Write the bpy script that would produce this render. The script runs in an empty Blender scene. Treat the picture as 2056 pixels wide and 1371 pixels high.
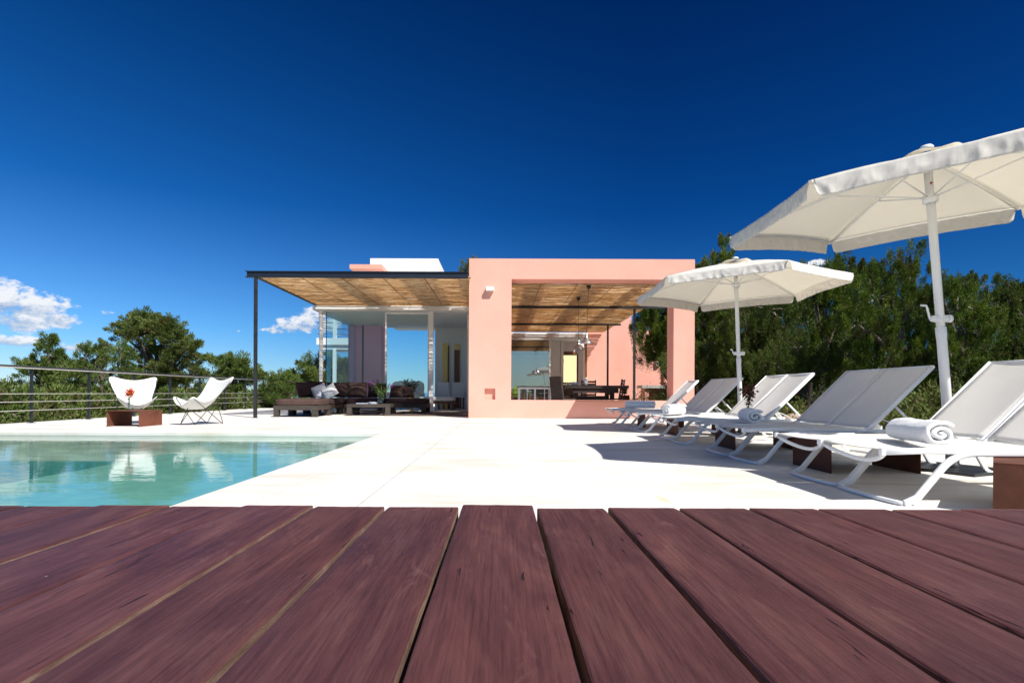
import bpy, bmesh, math, random
import numpy as np
from mathutils import Vector, Matrix, Quaternion, noise
C = bpy.context
SC = C.scene
COL = SC.collection
R = math.radians
rnd = random.Random(7)

# ---------------------------------------------------------------- calibration: photo pixel -> metres (used to take sizes off the photo)
F, CX, CY, H, ROLL = 1142.0, 1006.0, 788.0, 0.60, 0.0044
def W(x, y, Z):
    dx, dy = x - CX, y - CY
    xu, yu = dx + ROLL*dy, dy - ROLL*dx
    return Vector((xu/F*Z, Z, H - yu/F*Z))

# ---------------------------------------------------------------- mesh builder
class MB:
    def __init__(self):
        self.v = []; self.f = []; self.sm = []
    def add(self, vs, fs, smooth=False):
        o = len(self.v)
        self.v += [tuple(p) for p in vs]
        for f in fs:
            self.f.append(tuple(i + o for i in f)); self.sm.append(smooth)
        return self
    def box(self, x0, y0, z0, x1, y1, z1, rot=0, bev=0):
        if bev:
            bm = bmesh.new()
            bmesh.ops.create_cube(bm, size=1)
            for v in bm.verts:
                v.co.x *= (x1-x0); v.co.y *= (y1-y0); v.co.z *= (z1-z0)
            bmesh.ops.bevel(bm, geom=bm.edges[:], offset=bev, segments=2, affect='EDGES', profile=.6)
            c = Vector(((x0+x1)/2, (y0+y1)/2, (z0+z1)/2)); m = Matrix.Rotation(rot, 3, 'Z')
            bm.verts.index_update()
            self.add([m @ v.co + c for v in bm.verts], [[v.index for v in f.verts] for f in bm.faces])
            bm.free(); return self
        vs = [(x0,y0,z0),(x1,y0,z0),(x1,y1,z0),(x0,y1,z0),(x0,y0,z1),(x1,y0,z1),(x1,y1,z1),(x0,y1,z1)]
        if rot:
            cx, cy = (x0+x1)/2, (y0+y1)/2; c, s = math.cos(rot), math.sin(rot)
            vs = [(cx+(x-cx)*c-(y-cy)*s, cy+(x-cx)*s+(y-cy)*c, z) for x, y, z in vs]
        return self.add(vs, [(0,3,2,1),(4,5,6,7),(0,1,5,4),(1,2,6,5),(2,3,7,6),(3,0,4,7)])
    def tube(self, pts, r, n=10, r2=None, closed=False, flat=None, up=(0,0,1), caps=True, radii=None):
        """sweep; flat=(a,b): half sizes along side and up (rounded rectangle)"""
        P = [Vector(p) for p in pts]; m = len(P); rings = []
        upv = Vector(up); pu = None
        for i, p in enumerate(P):
            if closed: t = (P[(i+1) % m] - P[i-1])
            else: t = P[min(i+1, m-1)] - P[max(i-1, 0)]
            t.normalize()
            if flat: u = upv
            else:
                u = pu if pu is not None else (upv if abs(t.dot(upv)) < .9 else Vector((1,0,0)))
            s = t.cross(u)
            if s.length < 1e-4: s = t.cross(Vector((1,0,0)))
            s.normalize(); w = s.cross(t).normalized(); pu = w
            rr = radii[i] if radii else (r if r2 is None else r + (r2-r)*i/(m-1))
            ring = []
            for k in range(n):
                a = 2*math.pi*(k+.5)/n
                if flat:
                    ca, sa = math.cos(a), math.sin(a)
                    e = .5
                    x = flat[0]*math.copysign(abs(ca)**e, ca); y = flat[1]*math.copysign(abs(sa)**e, sa)
                else: x, y = rr*math.cos(a), rr*math.sin(a)
                ring.append(p + s*x + w*y)
            rings.append(ring)
        vs = [q for r_ in rings for q in r_]; fs = []
        for i in range(m if closed else m-1):
            a, b = i*n, ((i+1) % m)*n
            for k in range(n):
                k2 = (k+1) % n
                fs.append((a+k, a+k2, b+k2, b+k))
        if caps and not closed:
            fs.append(tuple(range(n-1, -1, -1))); fs.append(tuple((m-1)*n + k for k in range(n)))
        return self.add(vs, fs, True)
    def lathe(self, prof, c=(0,0,0), n=24, axis=None):
        vs = []; fs = []
        q = Quaternion((1,0,0,0)) if axis is None else Vector((0,0,1)).rotation_difference(Vector(axis))
        for (r, z) in prof:
            for k in range(n):
                a = 2*math.pi*k/n
                vs.append(q @ Vector((r*math.cos(a), r*math.sin(a), z)) + Vector(c))
        for i in range(len(prof)-1):
            for k in range(n):
                k2 = (k+1) % n
                fs.append((i*n+k, i*n+k2, (i+1)*n+k2, (i+1)*n+k))
        return self.add(vs, fs, True)
    def grid(self, fn, nu, nv, thick=0, smooth=True):
        P = [[Vector(fn(i/nu, j/nv)) for j in range(nv+1)] for i in range(nu+1)]
        vs = [p for r_ in P for p in r_]; fs = []
        w = nv+1
        for i in range(nu):
            for j in range(nv):
                fs.append((i*w+j, (i+1)*w+j, (i+1)*w+j+1, i*w+j+1))
        if thick:
            N = []
            for i in range(nu+1):
                for j in range(nv+1):
                    a = P[min(i+1,nu)][j]-P[max(i-1,0)][j]; b = P[i][min(j+1,nv)]-P[i][max(j-1,0)]
                    n = a.cross(b)
                    N.append(n.normalized() if n.length > 1e-9 else Vector((0,0,1)))
            o = len(vs)
            vs = vs + [vs[k] - N[k]*thick for k in range(o)]
            fs += [tuple(o+q for q in reversed(f)) for f in fs]
            bd = [i*w for i in range(nu+1)] + [nu*w+j for j in range(1, nv+1)] + [i*w+nv for i in range(nu-1, -1, -1)] + [j for j in range(nv-1, 0, -1)]
            for k in range(len(bd)):
                a, b = bd[k], bd[(k+1) % len(bd)]
                fs.append((b, a, a+o, b+o))
        return self.add(vs, fs, smooth)
    def build(self, name, mat, parent=None, world=False):
        me = bpy.data.meshes.new(name)
        off = Vector((0,0,0))
        if world and parent is not None:
            p = parent
            while p.parent: p = p.parent
            off = p.location
        v = np.array(self.v, dtype=float).reshape(-1, 3) - np.array(off)
        me.from_pydata([tuple(a) for a in v], [], self.f)
        me.polygons.foreach_set('use_smooth', self.sm)
        me.materials.append(mat)
        me.update()
        o = bpy.data.objects.new(name, me); COL.objects.link(o)
        if parent is not None: o.parent = parent
        if any(self.sm) and not all(self.sm): pass
        return o

def fastmesh(name, verts, nper, mat, parent=None, off=(0,0,0)):
    """many separate n-gons from a flat numpy vertex array"""
    n = len(verts); v = verts - np.array(off)
    me = bpy.data.meshes.new(name)
    me.vertices.add(n); me.vertices.foreach_set('co', v.astype(np.float32).ravel())
    me.loops.add(n); me.loops.foreach_set('vertex_index', np.arange(n, dtype=np.int32))
    me.polygons.add(n//nper); me.polygons.foreach_set('loop_start', np.arange(0, n, nper, dtype=np.int32))
    me.materials.append(mat); me.update(calc_edges=True); me.validate()
    o = bpy.data.objects.new(name, me); COL.objects.link(o)
    if parent is not None: o.parent = parent
    return o

def tag(o, label=None, cat=None, group=None, kind=None):
    if label: o['label'] = label
    if cat: o['category'] = cat
    if group: o['group'] = group
    if kind: o['kind'] = kind
    return o
def thing(name, label, cat, loc=(0,0,0), rz=0, group=None):
    o = bpy.data.objects.new(name, None); COL.objects.link(o)
    o.location = loc; o.rotation_euler = (0,0,rz); o.empty_display_size = .1
    return tag(o, label, cat, group)
def copy_tree(o, parent=None):
    c = o.copy(); COL.objects.link(c); c.parent = parent
    for ch in list(o.children): copy_tree(ch, c)
    return c

# ---------------------------------------------------------------- materials
def mat(name):
    m = bpy.data.materials.new(name); m.use_nodes = True
    nt = m.node_tree; nt.nodes.clear()
    out = nt.nodes.new('ShaderNodeOutputMaterial')
    return m, nt, out
class N:
    def __init__(s, nt): s.nt = nt
    def n(s, t, **k):
        x = s.nt.nodes.new('ShaderNode' + t)
        for a, b in k.items():
            if a.startswith('i_'): x.inputs[a[2:].replace('_', ' ')].default_value = b
            else: setattr(x, a, b)
        return x
    def l(s, a, b): s.nt.links.new(a, b)
    def coord(s, kind='Object', scale=(1,1,1), rot=(0,0,0)):
        t = s.n('TexCoord'); m = s.n('Mapping'); m.inputs['Scale'].default_value = scale; m.inputs['Rotation'].default_value = rot
        if kind == 'World':
            g = s.n('NewGeometry'); s.l(g.outputs['Position'], m.inputs['Vector'])
        else: s.l(t.outputs[kind], m.inputs['Vector'])
        return m.outputs['Vector']
    def noise(s, vec, scale, detail=4, rough=.55, dist=0):
        x = s.n('TexNoise'); x.inputs['Scale'].default_value = scale; x.inputs['Detail'].default_value = detail
        x.inputs['Roughness'].default_value = rough; x.inputs['Distortion'].default_value = dist
        s.l(vec, x.inputs['Vector']); return x.outputs['Fac']
    def ramp(s, fac, stops):
        r = s.n('ValToRGB'); e = r.color_ramp.elements
        while len(e) < len(stops): e.new(.5)
        for i, (p, c) in enumerate(stops):
            e[i].position = p; e[i].color = (c[0], c[1], c[2], 1) if not isinstance(c, (int, float)) else (c, c, c, 1)
        s.l(fac, r.inputs['Fac']); return r.outputs['Color']
    def math(s, op, a, b=None, c=None, clamp=False):
        m = s.n('Math', operation=op); m.use_clamp = clamp
        for i, q in enumerate((a, b, c)):
            if q is None: continue
            if isinstance(q, (int, float)): m.inputs[i].default_value = q
            else: s.l(q, m.inputs[i])
        return m.outputs[0]
    def mix(s, fac, a, b, mode='MIX'):
        m = s.n('Mix', data_type='RGBA', blend_type=mode)
        for i, q in ((0, fac), (6, a), (7, b)):
            if isinstance(q, (int, float)): m.inputs[i].default_value = q
            elif isinstance(q, tuple): m.inputs[i].default_value = (*q[:3], 1)
            else: s.l(q, m.inputs[i])
        return m.outputs[2]
    def bump(s, h, strength=.3, dist=.01, normal=None):
        b = s.n('Bump'); b.inputs['Strength'].default_value = strength; b.inputs['Distance'].default_value = dist
        s.l(h, b.inputs['Height'])
        if normal is not None: s.l(normal, b.inputs['Normal'])
        return b.outputs['Normal']
    def bsdf(s, col, rough=.6, metal=0, spec=.5, normal=None, **k):
        b = s.n('BsdfPrincipled')
        if isinstance(col, tuple): b.inputs['Base Color'].default_value = (*col[:3], 1)
        else: s.l(col, b.inputs['Base Color'])
        if isinstance(rough, (int, float)): b.inputs['Roughness'].default_value = rough
        else: s.l(rough, b.inputs['Roughness'])
        b.inputs['Metallic'].default_value = metal
        b.inputs['Specular IOR Level'].default_value = spec
        if normal is not None: s.l(normal, b.inputs['Normal'])
        for a, v in k.items(): b.inputs[a.replace('_', ' ')].default_value = v
        return b
def simple(name, col, rough=.6, metal=0, spec=.5, var=.12, nscale=8, bscale=60, bstr=.15, bdist=.003, coord='Object', cscale=(1,1,1)):
    m, nt, out = mat(name); s = N(nt)
    v = s.coord(coord, cscale)
    f = s.noise(v, nscale, 5)
    c = s.ramp(f, [(.3, tuple(x*(1-var) for x in col)), (.7, tuple(min(1, x*(1+var)) for x in col))])
    nr = s.bump(s.noise(v, bscale, 3), bstr, bdist)
    b = s.bsdf(c, rough, metal, spec, nr); s.l(b.outputs[0], out.inputs[0]); return m
def translucent(name, col, tcol, tfac, rough=.8, bscale=300, bstr=.1, var=.05, wr=None):
    m, nt, out = mat(name); s = N(nt)
    v = s.coord('Object')
    f = s.noise(v, 6, 4)
    c = s.ramp(f, [(.3, tuple(x*(1-var) for x in col)), (.7, col)])
    nr = s.bump(s.noise(v, bscale, 2), bstr, .001)
    if wr: nr = s.bump(s.noise(s.coord('Object', wr), 1.0, 3), .5, .02, nr)
    b = s.bsdf(c, rough, 0, .2, nr)
    t = s.n('BsdfTranslucent'); t.inputs['Color'].default_value = (*tcol, 1)
    mx = s.n('MixShader'); mx.inputs[0].default_value = tfac
    s.l(b.outputs[0], mx.inputs[1]); s.l(t.outputs[0], mx.inputs[2]); s.l(mx.outputs[0], out.inputs[0]); return m

def m_terrace(name, tone=1.0):
    m, nt, out = mat(name); s = N(nt)
    v = s.coord('World', (.35, 3.2, 1)); f = s.noise(v, 1.0, 8, .62, .6)
    v2 = s.coord('World', (.9, 1.6, 1)); f2 = s.noise(v2, 1.1, 6, .6)
    v3 = s.coord('World', (2.0, 22, 1)); f3 = s.noise(v3, 1.0, 5, .7)
    a = s.ramp(f, [(.30, (.70*tone, .64*tone, .55*tone)), (.45, (.81*tone, .775*tone, .72*tone)), (.60, (.84*tone, .82*tone, .785*tone))])
    b = s.ramp(f2, [(.34, (.84, .80, .73)), (.52, (1, 1, 1))])
    c = s.mix(.8, a, b, 'MULTIPLY')
    c = s.mix(.45, c, s.ramp(f3, [(.36, (.88, .86, .82)), (.5, (1, 1, 1))]), 'MULTIPLY')
    # the small ochre stain by the platform
    g = s.n('NewGeometry'); vm = s.n('VectorMath', operation='SUBTRACT'); vm.inputs[1].default_value = (.92, 3.22, 0)
    s.l(g.outputs['Position'], vm.inputs[0])
    vs_ = s.n('VectorMath', operation='MULTIPLY'); vs_.inputs[1].default_value = (22, 7.5, 1); s.l(vm.outputs[0], vs_.inputs[0])
    ln = s.n('VectorMath', operation='LENGTH'); s.l(vs_.outputs[0], ln.inputs[0])
    wob = s.noise(s.coord('World'), 26, 5, .7)
    d = s.math('ADD', ln.outputs['Value'], s.math('MULTIPLY', s.math('SUBTRACT', wob, .5), 2.6))
    mk = s.math('SUBTRACT', 1.15, d, clamp=True)
    c = s.mix(s.math('MULTIPLY', mk, .8, clamp=True), c, (.66, .52, .33))
    nr = s.bump(s.noise(s.coord('World', (1, 3, 1)), 18, 6, .65), .12, .004)
    bs = s.bsdf(c, s.ramp(f, [(.3, .75), (.7, .55)]), 0, .3, nr)
    s.l(bs.outputs[0], out.inputs[0]); return m
def m_wood(name, dark, mid, light, gs=1.0, rough=.5, axis='Y', scratch=.0, spec=.4, bump=.5):
    m, nt, out = mat(name); s = N(nt)
    oi = s.n('ObjectInfo')
    t = s.n('TexCoord'); add = s.n('VectorMath', operation='ADD')
    sc = s.n('VectorMath', operation='SCALE'); sc.inputs[0].default_value = (13.1, 7.7, 5.3); s.l(oi.outputs['Random'], sc.inputs['Scale'])
    s.l(t.outputs['Object'], add.inputs[0]); s.l(sc.outputs[0], add.inputs[1])
    st = {'Y': (13, 2.4, 13), 'X': (.9, 9, 9), 'Z': (9, 9, .9)}[axis]
    fine = {'Y': (230, 7, 230), 'X': (3.5, 120, 120), 'Z': (120, 120, 3.5)}[axis]
    def mp(scl):
        q = s.n('Mapping'); q.inputs['Scale'].default_value = tuple(x*gs for x in scl); s.l(add.outputs[0], q.inputs['Vector']); return q.outputs[0]
    f1 = s.noise(mp(st), 1, 7, .68, 1.2); f2 = s.noise(mp(fine), 1, 6, .72, .3); f3 = s.noise(mp((3, 2.2, 3)), 1, 5, .65)
    c = s.ramp(f1, [(.26, dark), (.5, mid), (.78, light)])
    c = s.mix(.8, c, s.ramp(f2, [(.36, (.60, .56, .60)), (.50, (.97, .95, .97)), (.62, (1.22, 1.19, 1.17))]), 'MULTIPLY')
    c = s.mix(.6, c, s.ramp(f3, [(.3, (.70, .64, .74)), (.5, (1.0, .96, .98)), (.7, (1.28, 1.15, 1.05))]), 'MULTIPLY')
    tv = s.n('MapRange'); tv.inputs['To Min'].default_value = .84; tv.inputs['To Max'].default_value = 1.16; s.l(oi.outputs['Random'], tv.inputs['Value'])
    cm = s.n('CombineColor'); [s.l(tv.outputs[0], cm.inputs[i_]) for i_ in range(3)]
    c = s.mix(1.0, c, cm.outputs[0], 'MULTIPLY')
    # thin dark splits along the grain
    w = s.noise(mp({'Y': (60, 4.5, 60), 'X': (4.5, 60, 60), 'Z': (60, 60, 4.5)}[axis]), 1, 3, .5, 1.4)
    split = s.ramp(w, [(.272, .9), (.30, 0)])
    c = s.mix(split, c, tuple(x*.25 for x in dark))
    if scratch:
        w2 = s.noise(mp((14, 5, 14)), 1, 8, .75, 1.5)
        c = s.mix(s.math('MULTIPLY', s.ramp(w2, [(.60, 0), (.74, 1)]), scratch), c, tuple(min(1, x*2.2+.03) for x in light))
        w3 = s.noise(mp((34, 30, 34)), 1, 2, .5)
        c = s.mix(s.math('MULTIPLY', s.ramp(w3, [(.79, 0), (.81, 1)]), .55), c, (.55, .5, .48))
    hgt = s.math('SUBTRACT', s.math('MULTIPLY', f2, .6), split)
    nr = s.bump(hgt, bump, .0015)
    bs = s.bsdf(c, s.ramp(f3, [(.3, rough-.06), (.7, rough+.12)]), 0, spec, nr); s.l(bs.outputs[0], out.inputs[0]); return m
def m_leaf(name, cols, brown=.1, scale=1.3, tr=.25):
    m, nt, out = mat(name); s = N(nt)
    v = s.coord('World'); f = s.noise(v, scale, 4, .6); g = s.noise(v, 9, 3, .7); h = s.noise(v, 2.3, 3, .6)
    k = s.math('ADD', s.math('MULTIPLY', f, .5), s.math('MULTIPLY', g, .5))
    c = s.ramp(k, [(.38, cols[0]), (.5, cols[1]), (.62, cols[2])])
    if brown: c = s.mix(s.ramp(h, [(.62-brown, 0), (.70-brown*.6, .8)]), c, (.115, .075, .035))
    b = s.bsdf(c, .62, 0, .25)
    t = s.n('BsdfTranslucent'); s.l(s.mix(.5, c, (.16, .2, .02)), t.inputs['Color'])
    mx = s.n('MixShader'); mx.inputs[0].default_value = tr
    s.l(b.outputs[0], mx.inputs[1]); s.l(t.outputs[0], mx.inputs[2]); s.l(mx.outputs[0], out.inputs[0]); return m
def m_glass(name, tint, refl, rough=0.0):
    m, nt, out = mat(name); s = N(nt)
    tr = s.n('BsdfTransparent'); tr.inputs['Color'].default_value = (*tint, 1)
    gl = s.n('BsdfGlossy'); gl.inputs['Roughness'].default_value = rough; gl.inputs['Color'].default_value = (.95, 1, 1, 1)
    g = s.n('NewGeometry'); dp = s.n('VectorMath', operation='DOT_PRODUCT'); s.l(g.outputs['Incoming'], dp.inputs[0]); s.l(g.outputs['Normal'], dp.inputs[1])
    c1 = s.math('SUBTRACT', 1.0, s.math('ABSOLUTE', dp.outputs['Value']))
    fac = s.math('ADD', s.math('MULTIPLY', s.math('POWER', c1, 5.0), .8), .04 + refl, clamp=True)
    v = s.coord('World'); nr = s.bump(s.noise(v, .8, 1), .05, .02); s.l(nr, gl.inputs['Normal'])
    mx = s.n('MixShader'); s.l(fac, mx.inputs[0]); s.l(tr.outputs[0], mx.inputs[1]); s.l(gl.outputs[0], mx.inputs[2])
    s.l(mx.outputs[0], out.inputs[0]); return m
def m_water(name):
    m, nt, out = mat(name); s = N(nt)
    v = s.coord('World', (1.0, 2.6, 1)); v2 = s.coord('World', (3.0, 9.0, 1))
    h = s.math('ADD', s.noise(v, 1.6, 3, .5, .5), s.math('MULTIPLY', s.noise(v2, 2.6, 2, .5, .3), .22))
    nr = s.bump(h, .28, .008)
    tr = s.n('BsdfTransparent'); tr.inputs['Color'].default_value = (.80, .97, .96, 1)
    gl = s.n('BsdfGlossy'); gl.inputs['Roughness'].default_value = .015; s.l(nr, gl.inputs['Normal'])
    fr = s.n('Fresnel'); fr.inputs['IOR'].default_value = 1.33; s.l(nr, fr.inputs['Normal'])
    mx = s.n('MixShader'); s.l(fr.outputs[0], mx.inputs[0]); s.l(tr.outputs[0], mx.inputs[1]); s.l(gl.outputs[0], mx.inputs[2])
    s.l(mx.outputs[0], out.inputs[0]); return m
def m_basin(name):
    m, nt, out = mat(name); s = N(nt)
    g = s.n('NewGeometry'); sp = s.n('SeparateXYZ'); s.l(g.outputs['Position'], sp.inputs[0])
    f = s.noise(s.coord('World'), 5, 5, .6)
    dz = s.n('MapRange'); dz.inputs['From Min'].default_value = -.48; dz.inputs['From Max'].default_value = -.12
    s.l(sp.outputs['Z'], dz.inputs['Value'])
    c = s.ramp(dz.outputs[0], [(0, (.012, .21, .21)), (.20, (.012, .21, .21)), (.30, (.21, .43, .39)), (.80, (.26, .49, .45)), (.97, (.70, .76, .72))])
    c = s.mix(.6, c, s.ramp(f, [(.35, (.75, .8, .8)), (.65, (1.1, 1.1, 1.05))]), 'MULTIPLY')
    vo = s.n('TexVoronoi', feature='DISTANCE_TO_EDGE'); vo.inputs['Scale'].default_value = 5.5; s.l(s.coord('World', (1, 1.4, 1)), vo.inputs['Vector'])
    b = s.bsdf(c, .6, 0, .3); s.l(b.outputs[0], out.inputs[0]); return m

M = {}
M['terrace'] = m_terrace('terrace_cement', .90)
M['coping'] = m_terrace('coping_cement', .885)
M['poolwall'] = simple('pool_wall_plaster', (.60, .59, .54), .55, var=.28, nscale=3, coord='World', cscale=(.6, 1, 6))
M['joint'] = simple('joint_dirt', (.10, .085, .06), .9)
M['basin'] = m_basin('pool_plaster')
M['water'] = m_water('water')
M['pink'] = simple('pink_plaster', (.80, .402, .318), .85, spec=.15, var=.06, nscale=1.3, bscale=14, bstr=.28, bdist=.010, coord='World')
M['white'] = simple('white_plaster', (.80, .80, .79), .75, spec=.25, var=.03, nscale=2, bscale=30, coord='World')
M['ceil'] = simple('ceiling_paint', (.80, .80, .78), .8, spec=.2, var=.03, coord='World')
M['interior'] = simple('interior_wall', (.80, .77, .75), .8, spec=.2, var=.04, nscale=1, coord='World')
M['lilac'] = simple('lilac_panel', (.86, .40, .45), .6, spec=.3, var=.05, nscale=1.2, coord='World')
M['yellow'] = simple('yellow_paint', (.85, .62, .22), .6, var=.04, coord='World')
M['cream'] = simple('cream_paint', (.84, .76, .42), .7, var=.03, coord='World')
M['floor_in'] = simple('interior_floor', (.55, .50, .45), .35, var=.15, coord='World', cscale=(1, 6, 1))
M['platform'] = m_wood('red_hardwood', (.050, .017, .018), (.090, .034, .033), (.145, .066, .056), 1.0, .54, 'Y', .30, .28, 1.0)
M['platform_lit_side'] = m_wood('sunlit_plank_edge', (.09, .045, .032), (.24, .155, .115), (.42, .31, .235), 2.0, .85, 'Y', .2, .2, 1.0)  # plank sides: sunlit tan highlight painted into the wood colour
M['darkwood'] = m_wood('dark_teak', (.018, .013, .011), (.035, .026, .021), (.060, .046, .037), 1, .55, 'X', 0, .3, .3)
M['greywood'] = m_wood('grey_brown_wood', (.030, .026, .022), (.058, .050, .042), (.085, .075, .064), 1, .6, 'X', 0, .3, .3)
M['brownwood'] = m_wood('brown_wood', (.10, .04, .02), (.18, .08, .04), (.24, .12, .06), 1, .5, 'Z', 0, .4, .3)
M['deckdark'] = m_wood('dark_decking', (.06, .045, .035), (.10, .075, .06), (.14, .11, .085), 1, .6, 'X', 0, .3, .3)
M['corten'] = simple('rusty_steel', (.105, .038, .023), .75, 0, .25, .35, 5, 80, .25, .002)
M['corten2'] = simple('rust_brown_metal', (.15, .052, .030), .72, 0, .3, .3, 4, 80, .25, .002)
M['blacksteel'] = simple('black_painted_steel', (.018, .020, .024), .45, 0, .5, .3, 6)
M['beam'] = simple('blue_black_steel', (.012, .016, .028), .4, 0, .5, .2, 3)
M['steel'] = simple('galvanised_steel', (.50, .49, .47), .35, .9, .5, .15, 12)
M['cable'] = simple('steel_cable', (.55, .53, .48), .4, .6, .5, .1, 12)
M['alu'] = simple('brushed_aluminium', (.55, .55, .57), .35, 1.0, .5, .08, 20)
M['wmetal'] = simple('white_powder_coat', (.80, .81, .82), .32, 0, .5, .02, 4, 200, .03, .0005)
M['sling'] = translucent('grey_white_sling', (.91, .88, .825), (.82, .78, .69), .20, .75, 600, .25, .04)
M['canopy'] = translucent('canopy_cloth', (.88, .87, .83), (.92, .87, .76), .46, .85, 500, .1, .03, (3.5, 3.5, 1.2))
M['valance'] = translucent('valance_cloth', (.88, .87, .84), (.82, .76, .66), .42, .85, 500, .1, .05, (9, 9, 1.5))
M['vent'] = translucent('cream_vent_cloth', (.90, .88, .83), (.9, .86, .76), .5)
M['cotton'] = translucent('white_cotton', (.83, .83, .80), (.8, .78, .72), .15, .9, 400, .2)
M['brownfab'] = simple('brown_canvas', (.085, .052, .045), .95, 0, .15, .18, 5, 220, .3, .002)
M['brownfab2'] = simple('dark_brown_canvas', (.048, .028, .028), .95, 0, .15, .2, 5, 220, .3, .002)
M['pillow'] = simple('white_linen', (.78, .78, .78), .9, 0, .15, .04, 5, 160, .3, .002)
M['white_rope'] = simple('whitewashed_rope', (.82, .81, .79), .85, 0, .2, .05, 8, 40, .3, .006)
M['green'] = simple('green_cushion', (.28, .46, .05), .8)
M['terracotta'] = simple('terracotta', (.42, .27, .15), .8)
M['stone'] = simple('grey_stone', (.42, .40, .37), .7, 0, .3, .15, 6)
M['ceramic'] = simple('white_ceramic', (.78, .79, .80), .25)
M['vaseglass'] = m_glass('vase_glass', (.78, .84, .82), .06)
M['glassL'] = m_glass('tinted_glass', (.93, .985, .975), -.02)
M['glassS'] = m_glass('side_glass', (.80, .93, .98), -.01)
M['glassR'] = m_glass('reflective_glass', (.74, .80, .80), .26)
M['blind'] = simple('grey_blind', (.30, .28, .25), .8)
M['book'] = simple('blue_grey_paper', (.28, .36, .52), .6)
M['page'] = simple('white_paper', (.75, .76, .78), .6)
M['petal_p'] = simple('purple_petals', (.22, .03, .24), .7, var=.3, nscale=30)
M['petal_r'] = simple('orange_red_petals', (.62, .085, .018), .6, var=.3, nscale=30)
M['petal_d'] = simple('dark_red_petals', (.20, .03, .022), .7, var=.3, nscale=30)
M['stem'] = simple('green_stem', (.10, .17, .045), .6)
M['leafp'] = m_leaf('vase_leaves', ((.10, .20, .05), (.17, .29, .08), (.26, .36, .14)), 0, 6)
M['dryleaf'] = m_leaf('dusty_plant_leaves', ((.10, .12, .06), (.18, .19, .10), (.26, .25, .15)), 0, 6)
M['darkleaf'] = m_leaf('dark_plant_leaves', ((.02, .035, .012), (.035, .05, .02), (.05, .07, .025)), 0, 6)
M['leafL'] = m_leaf('juniper_leaves', ((.055, .10, .022), (.11, .17, .035), (.19, .25, .06)), .05, .9)
M['leafL2'] = m_leaf('pine_leaves', ((.07, .12, .03), (.13, .19, .045), (.21, .27, .07)), .04, .9)
M['leafB'] = m_leaf('bronze_juniper_leaves', ((.07, .11, .03), (.13, .175, .045), (.21, .25, .07)), .07, .9)
M['leafR'] = m_leaf('dark_juniper_leaves', ((.020, .048, .007), (.075, .130, .014), (.19, .25, .028)), .05, .8)
M['leafR2'] = m_leaf('dark_pine_leaves', ((.025, .050, .012), (.065, .105, .02), (.13, .175, .032)), .07, .8)
M['shrub'] = m_leaf('shrub_leaves', ((.05, .085, .02), (.10, .15, .03), (.17, .22, .06)), .14, 1.4)
M['bark'] = simple('grey_bark', (.13, .10, .08), .9, 0, .2, .4, 12, 40, .8, .01)
M['darkbark'] = simple('dark_bark', (.035, .028, .024), .9, 0, .2, .4, 12, 40, .8, .01)
M['twig'] = simple('bare_twigs', (.30, .25, .21), .9, 0, .2, .3, 12)
M['soil'] = simple('scrub_soil', (.085, .095, .045), .95, 0, .1, .5, .6, 9, .8, .2, 'World')
M['rock'] = simple('limestone_rock', (.34, .26, .20), .9, 0, .2, .3, 6, 20, .6, .02)
M['sea'] = simple('sea_water', (.03, .10, .18), .15, 0, .5, .1, .01, .2, .3, .3, 'World')
M['red'] = simple('red_plastic', (.35, .02, .02), .4)
M['blackp'] = simple('black_plastic', (.02, .02, .02), .5)
def m_reed(name):
    m, nt, out = mat(name); s = N(nt)
    v = s.coord('World', (1.1, 17, 1)); f = s.noise(v, 1, 5, .7); v2 = s.coord('World', (5, 75, 1)); f2 = s.noise(v2, 1, 3, .6)
    c = s.ramp(s.math('ADD', s.math('MULTIPLY', f, .5), s.math('MULTIPLY', f2, .5)), [(.39, (.30, .17, .07)), (.47, (.68, .49, .27)), (.56, (.95, .84, .62))])
    b = s.bsdf(c, .6, 0, .25); t = s.n('BsdfTranslucent'); s.l(s.mix(1.0, c, (1.0, .86, .62), 'MULTIPLY'), t.inputs['Color'])
    mx = s.n('MixShader'); mx.inputs[0].default_value = .50
    s.l(b.outputs[0], mx.inputs[1]); s.l(t.outputs[0], mx.inputs[2]); s.l(mx.outputs[0], out.inputs[0]); return m
M['reed'] = m_reed('cane_reed')

# ---------------------------------------------------------------- camera, sun, sky
cam = bpy.data.cameras.new('camera'); camo = bpy.data.objects.new('camera', cam); COL.objects.link(camo)
camo.location = (0, 0, H); camo.rotation_euler = (R(90), R(-.25), 0)
cam.sensor_width = 36; cam.sensor_fit = 'HORIZONTAL'; cam.lens = F*36/2056
cam.shift_x = 22/2056; cam.shift_y = 102.5/2056; cam.clip_start = .02; cam.clip_end = 40000
cam.dof.use_dof = True; cam.dof.focus_distance = 2.2; cam.dof.aperture_fstop = 22
SC.camera = camo
SUN = Vector((.56, -.67, 1)).normalized()
sl = bpy.data.lights.new('sun', 'SUN'); so = bpy.data.objects.new('sun', sl); COL.objects.link(so)
sl.energy = 5.1; sl.angle = R(.5); sl.color = (1, .955, .89)
so.rotation_euler = SUN.to_track_quat('Z', 'Y').to_euler(); so.location = (6, -8, 12)
w = bpy.data.worlds.new('World'); SC.world = w; w.use_nodes = True
nt = w.node_tree; nt.nodes.clear(); s = N(nt)
out = s.n('OutputWorld'); bg = s.n('Background'); sky = s.n('TexSky', sky_type='NISHITA')
sky.sun_disc = False; sky.sun_elevation = math.asin(SUN.z); sky.sun_rotation = math.atan2(SUN.x, SUN.y)
sky.altitude = 300; sky.air_density = 1.0; sky.dust_density = .15; sky.ozone_density = 3.0
tc = s.n('TexCoord'); sep = s.n('SeparateXYZ'); s.l(tc.outputs['Generated'], sep.inputs[0])
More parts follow.
